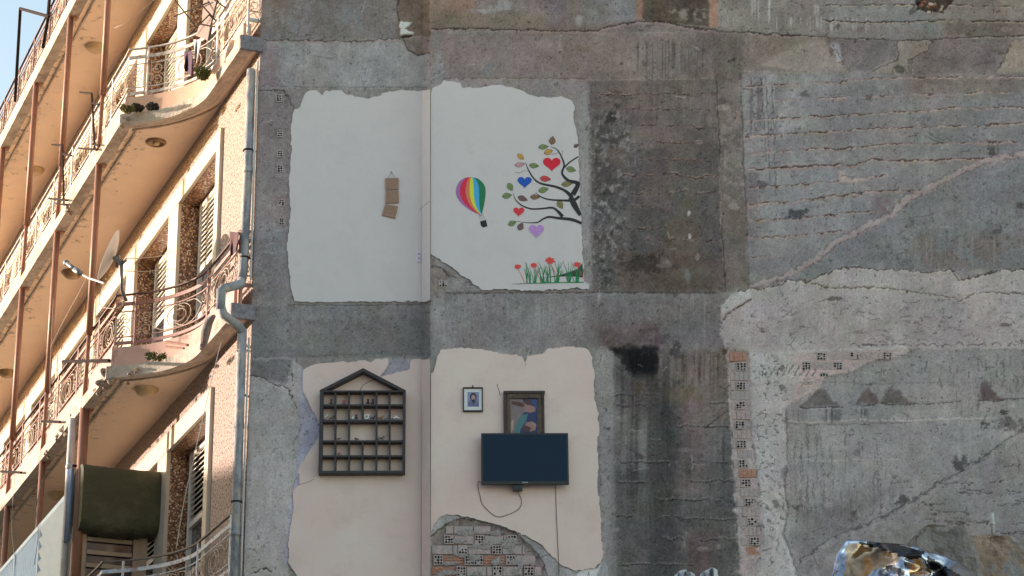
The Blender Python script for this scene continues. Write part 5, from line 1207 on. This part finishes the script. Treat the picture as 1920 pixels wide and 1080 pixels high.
def rock(pts,y,th,name,label,seed,m=M_rub,sub=4,amp=.06):
    P=[pH(px,py,y) for px,py in pts]; me=bpy.data.meshes.new(name); bm=bmesh.new(); n=len(P)
    A=[bm.verts.new(p) for p in P]; Bk=[bm.verts.new((p[0]*1.0+.05,p[1]+th,p[2]-.08)) for p in P]
    bm.faces.new(A); bm.faces.new(Bk[::-1])
    for i in range(n): bm.faces.new((A[i],Bk[i],Bk[(i+1)%n],A[(i+1)%n]))
    bmesh.ops.triangulate(bm,faces=bm.faces); bmesh.ops.recalc_face_normals(bm,faces=bm.faces)
    for k in range(sub): bmesh.ops.subdivide_edges(bm,edges=[e for e in bm.edges if e.calc_length()>.06],cuts=1,use_grid_fill=True)
    bmesh.ops.triangulate(bm,faces=bm.faces)
    bm.normal_update()
    for v in bm.verts:
        c=v.co; d=float(fbm(np.array(c.x*6+seed),np.array(c.z*6+c.y*4),seed,4))-.5; v.co=c+v.normal*d*amp*2.4
    bm.to_mesh(me); bm.free(); me.materials.append(m); o=bpy.data.objects.new(name,me); COL.objects.link(o); tag(o,label,'rubble'); return o
M_tanrock=mat('tan_broken_concrete',(.46,.33,.24),(.20,.145,.11),rough=.95,scale=7,bump=.9,bscale=25,bdist=.04,dirt=(.30,.30,.31),dscale=2.2,dlo=.5,dhi=.6)
rock([(1690,1030),(1712,1000),(1728,982),(1750,977),(1778,988),(1800,996),(1812,1010),(1830,1040),(1840,1110),(1680,1110)],13.3,.5,'concrete_chunk','angular grey and tan concrete chunk behind the foil blanket',3)
rock([(1770,1000),(1795,990),(1830,1000),(1850,994),(1875,1000),(1900,1008),(1940,1018),(1990,1040),(2000,1120),(1790,1120)],13.6,.6,'concrete_chunk','long brown concrete chunk at the right edge with a plastic pipe stub',8,m=M_tanrock)
mb=MB(); mb.tube([pH(1862,1003,13.75),pH(1860,962,13.75)],.012,10); mb.tube([pH(1860.6,985,13.75),pH(1860.5,979,13.75)],.0155,10); tag(mb.build('pipe_stub',M_pvc,smooth=True),'short white plastic pipe standing in the rubble','pipe')
# foil blanket: crumpled sheet lying over the rubble
def foilmat(name,c,r=.12):
    m=mat(name,c,tuple(x*.55 for x in c),rough=r,metal=1,bump=.12,bscale=14,bdist=.03,scale=6,lo=.4,hi=.6); return m
M_f=[foilmat('silver_foil',(.66,.68,.76),.2),foilmat('gold_foil',(.85,.55,.31),.28),foilmat('painted_fold_shade',(.05,.045,.045),.3)]
def foil(pts,y,label,seed,gold=None,n=60,depth=.35):
    x0=min(p[0] for p in pts);x1=max(p[0] for p in pts);y0=min(p[1] for p in pts);y1=max(p[1] for p in pts)
    top_=sorted([p for p in pts]); 
    bm=bmesh.new(); r=np.random.RandomState(seed)
    grid={}
    ed=[p for p in pts]; xs_=[p[0] for p in ed]; ys_=[p[1] for p in ed]
    for i in range(n+1):
        for j in range(n//2+1):
            px=x0+(x1-x0)*i/n; tp=np.interp(px,xs_,ys_); s=j/(n//2); py=tp+(1125-tp)*s
            jx,jy=r.randn()*.5,r.randn()*.5
            # creased relief from a handful of ridges
            d=0
            wx=px+14*float(vn(np.array(px/30),np.array(py/30),3)); wy=py+14*float(vn(np.array(px/30),np.array(py/30),7))
            for k,(a,ph,f,am) in enumerate(((.35,.5,.030,.5),(1.1,2.,.042,.34),(2.3,1.,.026,.45),(.8,4.,.075,.14),(2.7,.3,.09,.12),(1.7,.8,.13,.06))): d+=am*abs(((math.cos(a)*wx+math.sin(a)*wy)*f/2+ph)%2-1)**1.3
            yy=y-.35*s+ -d*depth+ .25*(1-s)*0
            grid[i,j]=bm.verts.new(pH(px+(jx if 0<j else 0),py+(jy if j>0 else 0),yy))
    me=bpy.data.meshes.new('foil_blanket')
    for i in range(n):
        for j in range(n//2):
            f=bm.faces.new((grid[i,j],grid[i+1,j],grid[i+1,j+1],grid[i,j+1])); px=x0+(x1-x0)*(i+.5)/n; tp=np.interp(px,xs_,ys_); py=tp+(1125-tp)*(j+.5)/(n//2)
            f.material_index=gold(px,py) if gold else 0
    bmesh.ops.triangulate(bm,faces=bm.faces)
    for f in bm.faces: f.smooth=True
    bm.to_mesh(me); bm.free()
    for m in M_f: me.materials.append(m)
    o=bpy.data.objects.new('foil_blanket',me); COL.objects.link(o); so_=o.modifiers.new('t','SOLIDIFY'); so_.thickness=.004
    return tag(o,label,'foil blanket')
def gsel(px,py):
    e=lambda P:float(sdf(P,np.array([px]),np.array([py]))[0])>0
    if e([(1588,1022),(1605,1018),(1680,1038),(1690,1052),(1640,1070),(1600,1100),(1580,1100)]): return 1
    if e([(1715,1045),(1730,1052),(1752,1075),(1700,1078)]): return 1
    if e([(1600,1014),(1700,1024),(1735,1036),(1720,1050),(1690,1046),(1620,1024)]) or e([(1735,1040),(1800,1080),(1830,1110),(1760,1110),(1745,1070)]): return 2  # dark bands: shade of the folds painted into the foil colour
    return 0
foil([(1556,1100),(1562,1070),(1568,1045),(1576,1028),(1586,1013),(1604,1012),(1650,1018),(1700,1022),(1740,1034),(1775,1045),(1800,1055),(1830,1080),(1850,1110)],12.6,'crumpled silver and gold foil blanket on top of the rubble heap',5,gsel)
M_wl=mat('white_plastic_scrap',(.72,.74,.76),(.6,.62,.65),rough=.35,scale=5)
for k,(cx_,w,tp,lab) in enumerate(((1284,22,1067,'larger scrap of white plastic sheet poking up at the bottom edge'),(1333,20,1066,'smaller scrap of white plastic sheet at the bottom edge'))):
    mb=MB()
    n=9; vs=[];fs=[]
    for i in range(n+1):
        for j in range(6):
            u=i/n*2-1; t=j/5; hgt=(1-u*u)**.5 if abs(u)<1 else 0
            px=cx_+u*w*(.75+.25*t)+rng.randn()*1.8; py=1115-(1115-tp)*t*(.35+.65*hgt)+rng.randn()*2.2
            vs.append(pH(px,py,12-.06*math.sin(i*2.1+k)*t-.05*t))
    for i in range(n):
        for j in range(5): q_=i*6+j; fs.append((q_,q_+6,q_+7,q_+1))
    mb.add(vs,fs)
    o=mb.build('plastic_scrap',M_wl); s2=o.modifiers.new('t','SOLIDIFY'); s2.thickness=.003; tag(o,lab,'plastic scrap','white plastic scraps in the rubble')
# building across the street whose roof line shades the lower floors
E=empty('unseen_street_building',L2W(22,20,0),'cream block of flats across the street from the balconies','building')
Sl=np.array([math.sin(PH)*math.cos(SUN_EL),math.cos(PH)*math.cos(SUN_EL),math.sin(SUN_EL)])
A=np.array([1.8,0,9.12]); Bp=np.array([8.6,1,10.40]); ZR=13.3
e1=A+Sl*((ZR-A[2])/Sl[2]); e2=Bp+Sl*((ZR-Bp[2])/Sl[2]); dr_=nrm(e1-e2); e0=e2-dr_*7; e9=e1+dr_*9; pv=np.array([-dr_[1],dr_[0],0]); 
if pv[0]<0: pv=-pv
mb=MB(L2W); c4=[e0,e9,e9+pv*14,e0+pv*14]; mb.hexa([(p[0],p[1],0) for p in c4],[(p[0],p[1],ZR) for p in c4]); mb.build('wall',M_cream,E)
mb=MB(L2W)
for z in (2,5,8,11):
    for k in range(1,5):
        p=e0+(e9-e0)*k/5.; a=p-dr_*.6-pv*.05; b=p+dr_*.6-pv*.05; mb.hexa([(a[0],a[1],z),(b[0],b[1],z),(b[0]+pv[0]*.1,b[1]+pv[1]*.1,z),(a[0]+pv[0]*.1,a[1]+pv[1]*.1,z)],[(a[0],a[1],z+1.3),(b[0],b[1],z+1.3),(b[0]+pv[0]*.1,b[1]+pv[1]*.1,z+1.3),(a[0]+pv[0]*.1,a[1]+pv[1]*.1,z+1.3)])
mb.build('window',M_glass,E)

E=empty('unseen_street_building',L2W(-6,18,0),'unseen grey terrace added opposite the balconies to block the horizon glow','building')  # out of view, added to block warm glow from the horizon
mb=MB(L2W); mb.box((-26,14,0),(8.5,24,14.5)); mb.build('wall',mat('grey_render',(.20,.21,.24),(.16,.17,.20),scale=3),E)
mb=MB(L2W)
for z in (2,5,8,11):
    for k in range(14): mb.box((-24+k*2.3,13.95,z),(-22.8+k*2.3,14.05,z+1.5))
mb.build('window',M_glass,E)
